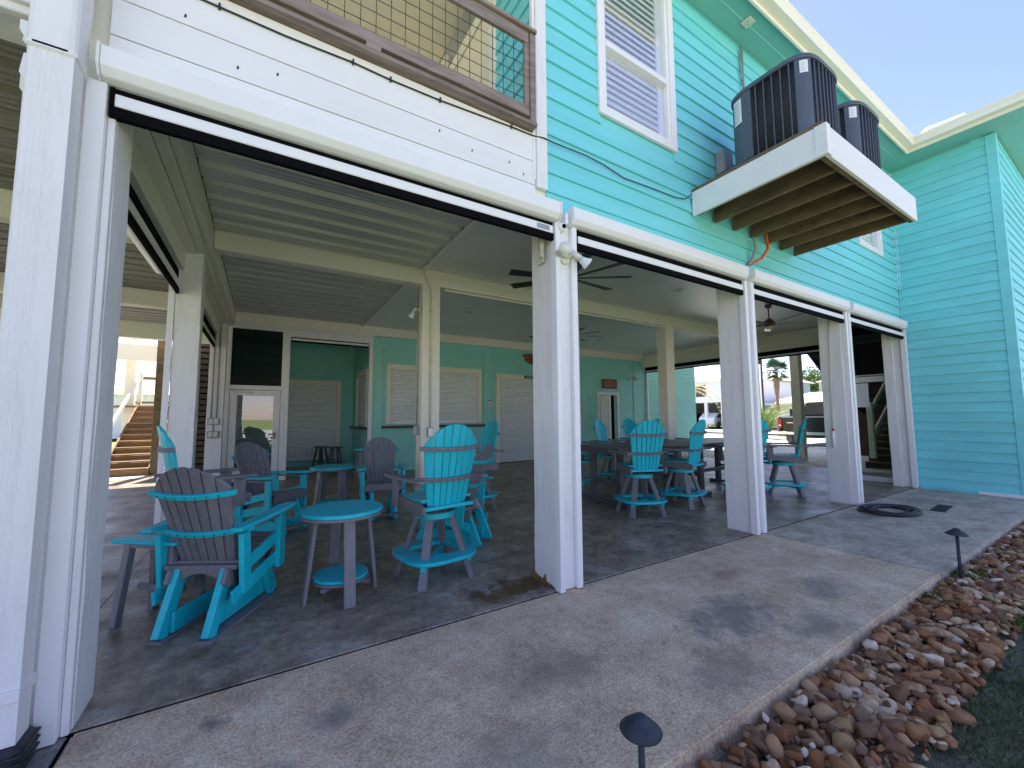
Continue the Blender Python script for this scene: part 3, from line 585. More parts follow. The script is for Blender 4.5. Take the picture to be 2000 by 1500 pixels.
# ---- right screened side panel (screen above, door glass below)
sp = part('side_screen_wall', MB().box(11.16, 11.24, 3.0, 3.89, 2.12, 2.24).box(11.17, 11.23, 3.0, 3.89, 2.26, 2.28).box(11.15, 11.25, 3.0, 3.98, .0, .10).box(11.16, 11.24, 3.90, 3.98, .1, 3.4), 'white')
obj('screen_fabric', MB().add([(11.2, 3.0, 2.28), (11.2, 3.9, 2.28), (11.2, 3.9, 3.4), (11.2, 3.0, 3.4)], [(0, 1, 2, 3)]), 'screen', sp)
obj('header_board', B(11.15, 11.25, 3.0, 3.95, 3.18, 3.42), 'black', sp)
obj('paper_sheet', MB().box(11.19, 11.195, 3.42, 3.66, 1.58, 2.10), 'paper', sp)
part('side_return_wall', MB().bar((11.24, 3.95, 1.9), (12.74, 4.30, 1.9), .06, 3.79), 'white')
part('side_ceiling', MB().box(10.95, 12.75, 2.76, 3.0, 3.1, 3.87), 'cream', 0)

# ---------------------------------------------------------------- left stair of treated wood
st = thing('wooden_stair', 'yellow treated pine stair with open risers beyond the left side of the patio', 'stairs', (0, 0, 0))
for i in range(11):
    y = 13.9+.28*i; z = .165*(i+1)
    obj('tread', B(-3.32, -2.48, y-.03, y+.27, z-.035, z), 'treated', st, .005)
    obj('riser', B(-3.32, -2.48, y+.0, y+.02, z-.165+.0, z-.04), 'treated', st, .003)
for x in (-3.37, -2.48): obj('stringer', MB().prism([(13.8, -.02), (14.1, -.02), (17.1, 1.62), (17.1, 1.95), (13.85, .12)], lambda u, v: (x, u, v), lambda u, v: (x+.045, u, v)), 'treated', st, .004)
obj('stair_post', B(-2.43, -2.19, 13.85, 14.07, -.02, 3.6), 'joist', st, .01)
obj('landing', B(-4.2, -1.6, 16.95, 19, 1.78, 1.84), 'treated', st, .005)
lr_ = obj('landing_railing', MB().box(-4.0, -1.8, 18.6, 18.68, 2.78, 2.88).box(-4.0, -1.8, 18.6, 18.68, 1.95, 2.02), 'treated', st, .004)
for x in (-3.9, -3.0, -2.1): obj('railing_post', B(x, x+.09, 18.55, 18.64, 1.84, 2.9), 'treated', lr_)
for k in range(14): obj('baluster', B(-3.9+.16*k, -3.9+.16*k+.02, 18.62, 18.64, 2.02, 2.78), 'alu', lr_)
obj('handrail', MB().bar((-3.36, 14.2, 1.1), (-3.36, 17.2, 2.8), .05, .12), 'cream', st, .004)
obj('handrail_post', B(-3.40, -3.31, 17.1, 17.2, 1.8, 2.9), 'cream', st, .004)
lt = thing('slatted_screen', 'dark brown horizontal slat screen behind the left wall post', 'screen', (0, 0, 0))
for k in range(22): obj('slat', B(-2.0, -.95, 13.9, 13.93, .05+.16*k, .05+.16*k+.12), 'darkwood', lt, .003)
obj('backing', B(-2.0, -.95, 13.98, 14.0, 0, 3.6), 'black', lt)
lt2 = thing('hanging_wood_panel', 'small brown slatted wood panel hanging at far left under the deck', 'screen', (0, 0, 0))
for k in range(6): obj('slat', B(-5.4, -4.55, 13.5, 13.53, 2.05+.14*k, 2.05+.14*k+.115), 'treated', lt2, .003)
obj('frame', MB().box(-5.45, -5.40, 13.48, 13.55, 2.0, 2.95).box(-4.55, -4.50, 13.48, 13.55, 2.0, 2.95), 'joist', lt2)
for k in range(5): obj('joist', B(-5.4, -4.3, 13.5, 13.55, 3.0+.1*k, 3.06+.1*k), 'darkwood', lt2)

# ---------------------------------------------------------------- right stair
sr = thing('dark_wooden_stair', 'dark wooden stair with white handrail behind the right screened panel', 'stairs', (0, 0, 0))
for i in range(13):
    x = 13.8+.27*i; z = .17*(i+1)
    obj('tread', B(x-.03, x+.27, 2.9, 4.40, z-.035, z), 'joist', sr, .004)
    obj('riser', B(x, x+.02, 2.9, 4.40, z-.17, z-.036), 'darkwood', sr)
obj('newel_post', B(13.95, 14.08, 4.22, 4.34, .25, 1.75), 'cream', sr, .004)
obj('handrail', MB().bar((14.0, 4.30, 1.45), (17.3, 4.30, 3.5), .05, .14), 'white', sr, .004)
obj('handrail', MB().bar((14.0, 4.30, .75), (17.3, 4.30, 2.8), .05, .14), 'white', sr, .004, label='lower white rail')
us = MB().prism([(12.97, 3.68), (16.0, 1.86), (17.6, 1.4), (17.6, 4.29), (12.97, 4.29)], lambda u, v: (u, 5.5, v), lambda u, v: (u, 5.56, v)); obj('stringer', us, 'darkwood', sr)
for i in range(12): obj('upper_tread', B(13.0+.3*i, 13.3+.3*i, 4.75, 5.49, 3.68-.18*i, 3.72-.18*i), 'joist', sr)
obj('landing_wall', MB().box(17.7, 17.8, 2.8, 6.0, 0, 4.4), 'darkwood', sr)
obj('stair_back_wall', B(13.5, 17.7, 2.72, 2.78, 0, 4.4), 'darkwood', sr)
obj('upper_landing', MB().box(12.96, 17.8, 2.8, 4.65, 4.3, 4.4), 'darkwood', sr)

# ---------------------------------------------------------------- furniture
def arch(n, k, wt, hc, edge):  # top heights of fan slats
    return hc-edge*((k-(n-1)/2)/((n-1)/2))**2
def make_back(root, n, wb, wt, L, base, lean, m, drop, thick=.022, cup=.05):
    """fan of n slats; base=(y,z) of bottom, lean angle from vertical backwards"""
    cl, sl = math.cos(lean), math.sin(lean)
    def pt(u, v, w):  # u lateral, v along back, w thickness forward
        c = cup*(abs(u)/(wt/2))**2
        return (u, base[0]-v*sl+(w+c)*cl, base[1]+v*cl+(w+c)*sl)
    def top(u): return L-drop*(abs(u)/(wt/2))**2.3
    gap = .0055
    for k in range(n):
        a0 = -wb/2+wb*k/n+gap/2; a1 = -wb/2+wb*(k+1)/n-gap/2
        b0 = -wt/2+wt*k/n+gap; b1 = -wt/2+wt*(k+1)/n-gap
        bm_ = (b0+b1)/2
        poly = [(a0, 0), (a1, 0), (b1, top(b1)), (bm_, top(bm_)+.004), (b0, top(b0))]
        obj('back_slat', MB().prism(poly, lambda u, v: pt(u, v, 0), lambda u, v: pt(u, v, thick)), m, root, .003)
    return pt
def band(pt, w, v, h, th, off, n=10):
    mb = MB(); vs = []
    for i in range(n+1):
        u = -w/2+w*i/n
        for (dv, dw) in ((-h/2, -off-th), (h/2, -off-th), (h/2, -off), (-h/2, -off)): vs.append(pt(u, v+dv, dw))
    fs = [(0, 1, 2, 3), tuple(range(4*n, 4*n+4))]
    for i in range(n):
        for k in range(4): a = i*4+k; b = i*4+(k+1) % 4; fs.append((a, b, b+4, a+4))
    return mb.add(vs, fs)
def screws(pt, w, v, n, off):
    mb = MB()
    for i in range(n):
        u = -w/2+w*(i+.5)/n; c = Vector(pt(u, v, -off-.001)); mb.box(c.x-.004, c.x+.004, c.y-.003, c.y+.001, c.z-.004, c.z+.004)
    return mb
def armshape(x, y0, y1, w, s):
    pts = []
    for i in range(9):
        t = i/8; ww = w*(.55+.45*math.sin(min(1, t*1.25)*PI/2)) if t < .8 else w*(1-.35*((t-.8)/.2)**2)
        pts.append((y0+(y1-y0)*t, ww))
    return [(x-ww*.5*1, y) for y, ww in pts]+[(x+ww*.5, y) for y, ww in pts[::-1]]
def make_swivel():
    r = thing('swivel_bar_chair', 'x', 'chair')
    T, G = 'poly_teal', 'poly_grey'
    for sx in (-1, 1):
        for sy in (-1, 1): obj('leg', MB().bar((sx*.10, sy*.10, .57), (sx*.245, sy*.245, 0), .045, .07, (sx, -sy, 0)), G, r, .004)
    out = [];
    for j in range(48):
        a = 2*PI*j/48; c, s = math.cos(a), math.sin(a); n = 3.2
        q = (abs(c)**n+abs(s)**n)**(-1/n); out.append((.335*q*c, .335*q*s))
    inn = []
    for j in range(48):
        a = 2*PI*j/48; c, s = math.cos(a), math.sin(a); q = 1/(max(abs(c), abs(s))); inn.append((.185*q*c, .185*q*s))
    mb = MB(); vs = [(x, y, .20) for x, y in out]+[(x, y, .232) for x, y in out]+[(x, y, .232) for x, y in inn]+[(x, y, .20) for x, y in inn]; fs = []
    for k in range(4):
        for j in range(48): a = k*48+j; b = k*48+(j+1) % 48; k2 = (k+1) % 4*48; fs.append((a, b, k2+(j+1) % 48, k2+j))
    mb.add(vs, fs); obj('foot_ring', mb, T, r, .005)
    obj('cross_brace', MB().bar((-.24, -.24, .17), (.24, .24, .17), .05, .045).bar((-.24, .24, .1695), (.24, -.24, .1695), .05, .044), T, r, .003)
    obj('swivel_plate', MB().disc(.17, .585, .605, 24), 'screw', r)
    obj('swivel_ring', MB().disc(.185, .53, .584, 32), T, r, .006)
    for sx in (-1, 1):
        prof = [(-.30, .625), (-.27, .595), (-.10, .60), (.20, .63), (.30, .66), (.31, .70), (.29, .725), (.0, .705), (-.22, .70), (-.30, .68)]
        obj('seat_rail', MB().ex(prof, 'x', sx*.262-.014, sx*.262+.014), G, r, .004)
        obj('arm_support', MB().bar((sx*.292, .20, .62), (sx*.292, .20, .875), .028, .09, (0, 1, 0)), G, r, .004)
        ar = MB().prism(armshape(sx*.31, -.36, .33, .115, sx), lambda u, v: (u, v, .878), lambda u, v: (u, v, .905)); obj('armrest', ar, G, r, .006)
    for k in range(5):
        y = -.22+.1*k; zz = .712+.006*(k-2)**2/2 if k < 4 else .705
        obj('seat_slat', B(-.247, .247, y, y+.092, zz-.02, zz), T, r, .005)
    obj('seat_front', B(-.247, .247, .283, .305, .63, .705), T, r, .006)
    pt = make_back(r, 7, .38, .54, .71, (-.235, .66), .21, T, .20)
    b1 = obj('upper_band', band(pt, .60, .50, .035, .028, .001), G, r, .004); obj('screw', screws(pt, .54, .50, 7, .03), 'screw', b1)
    b2 = obj('arm_band', band(pt, .66, .235, .035, .028, .001), G, r, .004); obj('screw', screws(pt, .44, .235, 7, .03), 'screw', b2)
    obj('back_foot_bar', B(-.255, .255, -.265, -.225, .635, .665), T, r, .004)
    return r
def make_glider():
    r = thing('glider_chair', 'x', 'chair')
    T, G = 'poly_teal', 'poly_grey'
    for sx in (-1, 1):
        x = sx*.155
        obj('base_runner', B(x-.05, x+.05, -.40, .40, 0, .018), G, r, .003)
        obj('base_leg', MB().bar((x, -.36, .018), (x, -.20, .40), .045, .09, (0, 1, 0)), T, r, .004)
        obj('base_leg', MB().bar((x, .36, .018), (x, .20, .40), .045, .09, (0, 1, 0)), T, r, .004)
        obj('base_side_board', B(x-.04*sx-.012, x-.04*sx+.012, -.31, .31, .03, .16), T, r, .004)
        for sy in (-1, 1): obj('swing_link', MB().bar((sx*.205, sy*.20, .40), (sx*.205, sy*.16, .26), .02, .035, (0, 1, 0)), 'screw', r, .004)
        obj('seat_cradle', MB().ex([(-.30, .33), (-.25, .29), (.27, .36), (.27, .42), (-.27, .41)], 'x', sx*.185-.014, sx*.185+.014), G, r, .004)
        obj('rear_arm_post', MB().bar((sx*.275, -.19, .24), (sx*.275, -.23, .645), .035, .085, (0, 1, 0)), T, r, .004)
        obj('front_arm_post', MB().bar((sx*.275, .235, .26), (sx*.275, .235, .675), .035, .085, (0, 1, 0)), T, r, .004)
        obj('lower_side_rail', MB().bar((sx*.255, -.30, .235), (sx*.255, .25, .345), .024, .09), T, r, .004)
        obj('upper_side_rail', MB().bar((sx*.255, -.18, .40), (sx*.255, .24, .50), .024, .085), T, r, .004)
        ar = MB().prism(armshape(sx*.29, -.35, .36, .125, sx), lambda u, v: (u, v, .675+.04*(v+.35)), lambda u, v: (u, v, .70+.04*(v+.35))); obj('armrest', ar, T, r, .006)
        obj('arm_brace', B(sx*.275-.012, sx*.275+.012, -.2, .2, .648, .668), G, r, .002)
    arc = [(-.13, .33)]+[(-.13+.26*i/8, .33+.045*math.sin(PI*i/8)) for i in range(1, 8)]+[(.13, .33), (.13, .42), (-.13, .42)]
    for y in (-.23, .21): obj('base_crosspiece', MB().ex(arc, 'y', y-.014, y+.014), G, r, .004)
    for k in range(6): obj('seat_slat', B(-.24, .24, -.20+.083*k, -.20+.083*k+.076, .425+.012*k, .445+.012*k), G, r, .004)
    obj('seat_front_rail', B(-.255, .255, .30, .325, .41, .50), G, r, .006)
    obj('footrest', B(-.20, .20, .42, .50, .10, .122), G, r, .004)
    obj('back_bottom_rail', MB().box(-.24, .24, -.245, -.205, .40, .43), G, r, .004)
    pt = make_back(r, 7, .37, .50, .74, (-.19, .415), .38, G, .18)
    b1 = obj('upper_band', band(pt, .56, .54, .035, .028, .001), T, r, .004); obj('screw', screws(pt, .46, .54, 7, .03), 'screw', b1)
    b2 = obj('arm_band', band(pt, .66, .255, .035, .028, .001), T, r, .004); obj('screw', screws(pt, .42, .255, 7, .03), 'screw', b2)
    return r
def rz(azd): return -math.radians(azd)
SW3 = (-.42, 4.78, 0)
GS = 'teal swivel bar chairs on the patio'; GG = 'grey and teal glider chairs around the side tables'
sw = make_swivel(); sw.location = (1.37, 3.585, 0); sw.rotation_euler = (0, 0, rz(-8)); sw['label'] = 'big teal swivel bar chair in front, seen from behind beside the round side table'; sw['group'] = GS
dup(sw, (2.86, 5.82, 0), rz(-92), 'teal swivel bar chair seen from the side behind the right-hand glider', GS)
dup(sw, SW3, rz(76), 'teal swivel bar chair half hidden at the left side post', GS)
ds = [((4.74, 4.16), 22, 'teal dining swivel chair nearest the viewer, back turned, at the table corner'),
      ((5.74, 4.18), -12, 'teal dining swivel chair seen side-on, second along the near side of the table'),
      ((7.15, 3.95), 20, 'teal swivel chair partly hidden by the third white front post'),
      ((8.0, 3.72), -28, 'teal swivel chair tilted right of the third white front post'),
      ((5.28, 6.02), 175, 'teal swivel chair just right of the second front post, far side of the table'),
      ((6.4, 6.3), 160, 'teal swivel chair facing the viewer in front of the open niche door'),
      ((7.6, 6.6), 178, 'teal swivel chair at the far side, mostly hidden behind the nearest dining chair'),
      ((7.95, 6.05), 190, 'teal swivel chair against the cream inner post, far side of the table')]
for (x, y), a, l in ds: dup(sw, (x, y, 0), rz(a), l, GS)
gl = make_glider(); gl.location = (-.20, 3.72, 0); gl.rotation_euler = (0, 0, rz(30)); gl['label'] = 'grey glider chair with teal arms in the front left, seen from behind'; gl['group'] = GG
dup(gl, (.13, 6.05, 0), rz(137), 'grey glider chair facing the viewer in front of the glass door', GG)
dup(gl, (1.52, 6.12, 0), rz(188), 'grey glider chair facing the viewer below the shuttered counter window', GG)
dup(gl, (1.93, 4.42, 0), rz(-40), 'grey glider chair tucked behind the big teal swivel chair', GG)
def make_round():
    r = thing('round_side_table', 'x', 'table')
    obj('tabletop', MB().disc(.312, .662, .690, 56), 'poly_teal', r, .006, seg=2); obj('tabletop_rim', MB().disc(.315, .640, .661, 56), 'poly_grey', r, .003)
    for k in range(4):
        a = PI/4+PI/2*k; c, s = math.cos(a), math.sin(a)
        obj('leg', MB().bar((.20*c, .20*s, .64), (.27*c, .27*s, 0), .085, .03, (c, s, 0)), 'poly_grey', r, .004)
    obj('shelf', MB().disc(.205, .155, .178, 40), 'poly_teal', r, .005); obj('shelf_brace', MB().disc(.21, .138, .154, 40).bar((-.24, 0, .125), (.24, 0, .125), .04, .025).bar((0, -.24, .1252), (0, .24, .1252), .04, .0252), 'poly_grey', r)
    return r
rt = make_round(); rt.location = (.585, 3.60, 0); rt.rotation_euler = (0, 0, rz(40)); rt['label'] = 'round teal side table in front with grey legs and a lower shelf'; rt['group'] = 'round side tables'
dup(rt, (.93, 6.72, 0), rz(20), 'round teal side table between the two gliders facing the viewer', 'round side tables')
t = thing('rectangular_side_table', 'small rectangular teal side table at the left behind the front glider', 'table', (-.57, 3.87, 0), rz(40))
obj('tabletop', MB().box(-.26, .26, -.16, .155, .56, .585), 'poly_teal', t, .008); obj('top_board', MB().box(-.28, .28, -.004, .004, .5855, .587), 'poly_dark', t)
for sx in (-1, 1):
    for sy in (-1, 1): obj('leg', MB().bar((sx*.17, sy*.09, .558), (sx*.21, sy*.13, 0), .05, .05), 'poly_grey', t, .004)
obj('apron', MB().box(-.2, .2, -.11, .11, .52, .558), 'poly_grey', t); obj('stretcher', B(-.19, .19, -.012, .012, .2, .24), 'poly_grey', t)
def dtable(x0, x1, lab):
    t = thing('dining_table', lab, 'table', ((x0+x1)/2, 4.92, 0), 0, 'bar-height dining tables'); L = (x1-x0)/2
    n = 8
    for k in range(n): obj('top_board', B(-L, L, -.56+1.12*k/n+.002, -.56+1.12*(k+1)/n-.002, .895, .925), 'poly_dark', t, .004)
    obj('top_frame', MB().box(-L+.03, L-.03, -.53, -.49, .83, .894).box(-L+.03, L-.03, .49, .53, .83, .894).box(-L+.03, -L+.07, -.49, .49, .83, .894).box(L-.07, L-.03, -.49, .49, .83, .894), 'poly_dark', t, .003)
    for sx in (-1, 1):
        for sy in (-1, 1): obj('leg', B(sx*(L-.28)-.045, sx*(L-.28)+.045, sy*.30-.045, sy*.30+.045, .06, .83), 'poly_dark', t, .005)
        obj('foot', B(sx*(L-.28)-.05, sx*(L-.28)+.05, -.48, .48, 0, .06), 'poly_dark', t, .01)
        obj('end_stretcher', B(sx*(L-.28)-.03, sx*(L-.28)+.03, -.255, .255, .30, .39), 'poly_dark', t, .004)
    obj('long_stretcher', B(-L+.32, L-.32, -.03, .03, .31, .38), 'poly_dark', t, .004)
    return t
dtable(4.55, 6.55, 'charcoal bar-height dining table nearest the camera'); dtable(6.62, 8.7, 'charcoal bar-height dining table at the far right end of the row')
def stool(x, y, a, lab):
    t = thing('bar_stool', lab, 'stool', (x, y, 0), a, 'stools in the kitchen alcove')
    obj('seat', MB().disc(.19, .60, .63, 28), 'poly_dark', t, .005)
    for k in range(4):
        q = PI/4+PI/2*k; obj('leg', MB().bar((.10*math.cos(q), .10*math.sin(q), .60), (.22*math.cos(q), .22*math.sin(q), 0), .035, .05), 'poly_dark', t, .003)
    obj('foot_rail', MB().disc(.17, .2, .225, 20), 'poly_dark', t)
stool(1.72, 12.0, .2, 'dark round stool closest to the side wall of the alcove'); stool(1.42, 12.5, .5, 'dark round stool nearest the big alcove shutter')
# something grey behind the inner post
dup(rt, (2.15, 10.2, 0), 0, 'teal-topped round side table standing by the counter wall under the shuttered window', 'round side tables')

# ---------------------------------------------------------------- condenser units
def plan(t, h=.43, n=4.2, cut=0):
    c, s = math.cos(t), math.sin(t); q = (abs(c)**n+abs(s)**n)**(-1/n); return (h*q*c, h*q*s)
def make_ac():
    r = thing('condenser_unit', 'x', 'air conditioner')
    def ring(h, z0, z1, m, name, bev=.004, k=72):
        return obj(name, MB().ex([plan(2*PI*j/k, h) for j in range(k)], 'z', z0, z1, True), m, r, bev)
    ring(.432, 0, .05, 'ac', 'base_pan'); ring(.413, .05, .90, 'coil', 'coil', 0)
    cap = ring(.440, .895, .935, 'ac', 'top_cap'); ring(.425, .935, .955, 'ac', 'top_grille')
    # ribs
    for side in range(4):
        for k in range(-3, 4):
            off = k/3.9; v = math.atan2(off*.78, 1)+side*PI/2; x, y = plan(v, .421)
            if side == 2 and k < -1: continue
            obj('rib', MB().bar((x, y, .05), (x, y, .895), .013, .012, (math.cos(v), math.sin(v), 0)), 'ac', r, .003)
    for c in range(4):
        a = PI/4+c*PI/2; mb = MB(); pts = [plan(a+d, .428) for d in (-.155, -.08, 0, .08, .155)]; ptsi = [plan(a+d, .408) for d in (-.155, -.08, 0, .08, .155)]
        mb.ex(pts+ptsi[::-1], 'z', .05, .895); obj('corner_panel', mb, 'ac', r, .003)
    # wide control panel at rear left
    a0 = PI+.05; mb = MB(); ds_ = [-.80+.06*i for i in range(0, 9)]
    pts = [plan(PI+d, .431) for d in ds_]; ptsi = [plan(PI+d, .41) for d in ds_]; mb.ex(pts+ptsi[::-1], 'z', .12, .895); cp = obj('control_panel', mb, 'ac', r, .003)
    ds_ = [-.72+.05*i for i in range(5)]; mb = MB(); mb.ex([plan(PI+d, .4335) for d in ds_]+[plan(PI+d, .4315) for d in ds_][::-1], 'z', .58, .86); obj('rating_label', mb, 'paper', cp)
    mb = MB()
    for q in range(7): mb.ex([plan(PI+d, .4345) for d in ds_[:4]]+[plan(PI+d, .4336) for d in ds_[:4]][::-1], 'z', .61+.034*q, .618+.034*q)
    obj('label_print', mb, 'ink', cp)
    # corner sticker on the front left corner
    a = PI+PI/4; ds_ = [-.07, -.02, .03, .08]; st_ = obj('sticker', MB().ex([plan(a+d, .4305) for d in ds_]+[plan(a+d, .4285) for d in ds_][::-1], 'z', .74, .87), 'paper', r)
    mb = MB()
    for q in range(5): mb.ex([plan(a+d, .4312) for d in (-.05, 0, .05)]+[plan(a+d, .4306) for d in (-.05, 0, .05)][::-1], 'z', .76+.02*q, .764+.02*q)
    obj('label_print', mb, 'ink', st_)
    return r
ac = make_ac(); ac.location = (4.70, 1.98, 4.022); ac['label'] = 'front grey air conditioner condenser at the corner of the platform'; ac['group'] = 'condenser units on the platform'
ac.scale = (.95, .95, .97)
a2 = dup(ac, (5.86, 1.98, 4.022), 0, 'rear grey air conditioner condenser farther along the platform', 'condenser units on the platform')
db = thing('disconnect_box', 'small grey electrical disconnect box on the turquoise wall behind the front condenser', 'electrical box', (4.72, 2.66, 4.5))
obj('box', B(-.09, .09, -.05, .06, -.14, .14), 'greypipe', db, .006); obj('cover', B(-.08, .08, -.06, -.05, -.13, .1), 'greypipe', db, .003)
obj('whip_conduit', MB().tube([(0, -.02, -.14), (-.03, -.05, -.3), (.05, -.14, -.38)], .014), 'rubber', db)
b2 = thing('junction_box', 'pale grey junction box low behind the front condenser', 'electrical box', (4.75, 2.67, 4.2)); obj('box', B(-.07, .07, -.05, .05, -.09, .09), 'ivory', b2, .005); obj('cover', B(-.062, .062, -.056, -.05, -.08, .08), 'paper', b2)

# ---------------------------------------------------------------- ceiling fans
def fan(x, y, z, n, r, m, w, lab, a0=.2, droop=0, hub=.11):
    t = thing('ceiling_fan', lab, 'ceiling fan', (x, y, z), 0, 'ceiling fans')
    obj('downrod', MB().tube([(0, 0, .03), (0, 0, 3.80-z)], .014).lathe([(0, 3.80-z), (.07, 3.80-z), (.06, 3.74-z), (.02, 3.72-z)]), m, t)
    obj('motor', MB().lathe([(0, -.06), (hub*.7, -.055), (hub, -.02), (hub, .03), (hub*.6, .09), (.03, .12), (0, .12)]), m, t)
    for k in range(n):
        a = a0+2*PI*k/n; c, s = math.cos(a), math.sin(a)
        b = MB(); vs = []
        for (rr, ww, tz) in ((hub*.8, w*.7, 0), (r*.97, w, -droop), (r, w*.85, -droop)):
            for sgn in (-1, 1):
                for zz in (-.004, .004): vs.append((rr*c-sgn*ww/2*s, rr*s+sgn*ww/2*c, tz+zz+sgn*.012))
        b.add(vs, [(0, 2, 3, 1), (8, 9, 11, 10), (0, 4, 6, 2), (1, 3, 7, 5), (0, 1, 5, 4), (2, 6, 7, 3), (4, 8, 10, 6), (5, 7, 11, 9), (4, 5, 9, 8), (6, 10, 11, 7)])
        obj('blade', b, m, t)
    return t
fan(3.72, 4.45, 3.42, 9, .90, 'fan', .15, 'black many-bladed ceiling fan behind the second white front post', .1)
fan(6.35, 7.75, 3.42, 9, .90, 'fan', .15, 'black ceiling fan farther back beside the cream inner post', .3)
f3 = fan(9.25, 4.42, 3.38, 5, .85, 'bronze', .13, 'bronze five-bladed ceiling fan between the third and fourth front posts', .5)
obj('light_bowl', MB().lathe([(0, -.12), (.05, -.11), (.09, -.06)]), 'lens', f3)
# recessed lights
for x, y, lab in ((6.65, 4.75, 'round recessed downlight in the ceiling in front of the third post'), (3.9, 8.2, 'round recessed downlight in the rear ceiling left of the second post'), (8.9, 9.2, 'round recessed downlight in the rear ceiling right of the second post')):
    t = thing('downlight', lab, 'ceiling light', (x, y, 3.80), 0, 'recessed downlights'); obj('trim', MB().lathe([(.095, -.002), (.09, -.012), (.06, -.012), (.055, -.002)]), 'ivory', t); obj('lens', MB().disc(.056, -.006, -.001), 'lens', t)
# ---------------------------------------------------------------- floodlights
def flood(loc, lab, heads, s=1., a=0):
    t = thing('floodlight', lab, 'light fixture', loc, a, 'white twin floodlights')
    obj('mount_plate', MB().ex([(.055*math.cos(q*PI/12), .055*math.sin(q*PI/12)) for q in range(24)], 'y', -.025, 0), 'yellowpaint', t, .004)
    for (hx, hz, dx, dy, dz) in heads:
        p0 = Vector((0, -.03, 0)); p1 = Vector((hx, -.06, hz)); d = Vector((dx, dy, dz)).normalized()
        obj('knuckle', MB().tube([p0, p1], .010), 'yellowpaint', t)
        sk = obj('socket', MB().tube([p1-d*.03, p1+d*.06], .030, 14), 'yellowpaint', t)
        obj('bulb', MB().tube([p1+d*.065, p1+d*.10, p1+d*.135, p1+d*.15], [.028, .035, .052, .055], 18), 'paper', t)
        obj('bulb_lens', MB().tube([p1+d*.151, p1+d*.153], .047, 18), 'lens', t)
    return t
flood((2.205, 2.70, 2.80), 'white twin-head floodlight on the second front post', [(-.10, .01, -.35, -1, -.12), (.07, .03, .75, -.45, -.65)])
flood((2.09, 6.20, 3.15), 'small white floodlight on the left face of the first cream inner post', [(-.05, .0, -.7, -.3, -.8)], 1, -PI/2)
flood((2.35, 13.4, 3.35), 'small floodlight in the upper corner of the kitchen alcove', [(-.05, 0, -.3, -1, -.3)])
camr = thing('security_camera', 'small round white security camera at the top of the second front post', 'camera', (2.15, 2.67, 3.06))
obj('housing', MB().lathe([(0, -.045), (.03, -.04), (.045, -.01), (.045, .02), (0, .03)], 20), 'alu', camr); obj('lens', MB().tube([(0, -.035, -.005), (0, -.05, -.008)], .018, 12), 'black', camr)
obj('bracket', MB().box(.03, .065, -.03, .03, .03, .13), 'alu', camr, .003)
br = thing('hinge_bracket', 'white metal strap bracket on the inner face of the second front post', 'bracket', (2.055, 2.85, 0))
obj('strap', MB().box(.0, .012, -.05, .05, 2.78, 3.10).box(-.03, 0, -.05, -.04, 2.82, 3.10), 'ivory', br, .003)
for z in (2.82, 2.9, 3.0): obj('screw', MB().box(-.003, 0, -.006, .006, z, z+.012), 'screw', br)
# switch boxes and conduits on posts
def boxes(name, loc, lab, cond, n=2, cat='outlet box', ax='y'):
    t = thing(name, lab, cat, loc)
    for k in range(n):
        z = -.27*k
        b = obj('box', B(-.10, .10, -.06, 0, z-.07, z+.07), 'greypipe', t, .006)
        for q in (-1, 1): obj('cover', B(q*.045-.035, q*.045+.035, -.07, -.06, z-.055, z+.055), 'ivory', b, .004)
    for cx in cond: obj('conduit', MB().tube([(cx, -.03, .07), (cx, -.03, 3.4-loc[2])], .014), 'greypipe', t)
    if n > 1: obj('conduit', MB().tube([(0, -.03, -.07), (0, -.03, -.2)], .014), 'greypipe', t)
    return t
boxes('outlet_boxes', (-.86, 10.38, 1.36), 'pair of grey outlet boxes with two conduits on the left rear post', (-.045, .045))
t = thing('outlet_box', 'grey outlet box with conduit on the first cream inner post', 'outlet box', (2.24, 6.115, 1.20)); obj('box', B(-.045, .045, -.04, 0, -.09, .06), 'greypipe', t, .005); obj('cover', B(-.038, .038, -.048, -.04, -.08, .05), 'alu', t, .003)
obj('conduit', MB().tube([(0, -.018, .06), (0, -.018, 2.15), (-.02, -.018, 2.3), (-.11, -.018, 2.5), (-.12, -.05, 2.62)], .014), 'yellowpaint', t)
for z in (.3, 1.1, 1.9): obj('pipe_strap', B(-.035, .035, -.034, -.001, z, z+.015), 'yellowpaint', t)
t = thing('switch_box', 'grey switch box with conduit on the left face of the first cream inner post', 'outlet box', (2.095, 6.25, 1.22)); obj('box', B(-.05, 0, -.05, .05, -.08, .07), 'greypipe', t, .005); obj('cover', B(-.058, -.05, -.04, .04, -.07, .06), 'ivory', t, .003); obj('conduit', MB().tube([(-.02, 0, .07), (-.02, 0, 2.3)], .012), 'greypipe', t)
# cable along the fascia
pts = [(-.75, 3.80), (-.3, 3.79), (.04, 3.785), (.43, 3.80), (.68, 3.79), (1.05, 3.795), (1.68, 3.83), (1.9, 3.835), (2.0, 3.845)]
c1 = MB().tube([(x, 2.713, z) for x, z in pts[:-1]]+[(2.0, 2.694, 3.84), (2.1, 2.70, 3.84), (2.5, 2.708, 3.86), (2.72, 2.712, 3.85), (3.0, 2.71, 3.80), (3.42, 2.71, 3.82), (3.8, 2.71, 3.83), (3.98, 2.71, 3.86), (4.1, 2.70, 3.95)], .0055, 6)
cb = tag(obj('cable', c1, 'rubber'), 'thin black cable stapled along the white fascia and the turquoise wall', 'cable')
for x, z in ((-.3, 3.79), (.43, 3.80), (.68, 3.79), (1.05, 3.795), (1.68, 3.83)): obj('staple', B(x-.005, x+.005, 2.704, 2.72, z-.015, z+.02), 'rubber', cb)
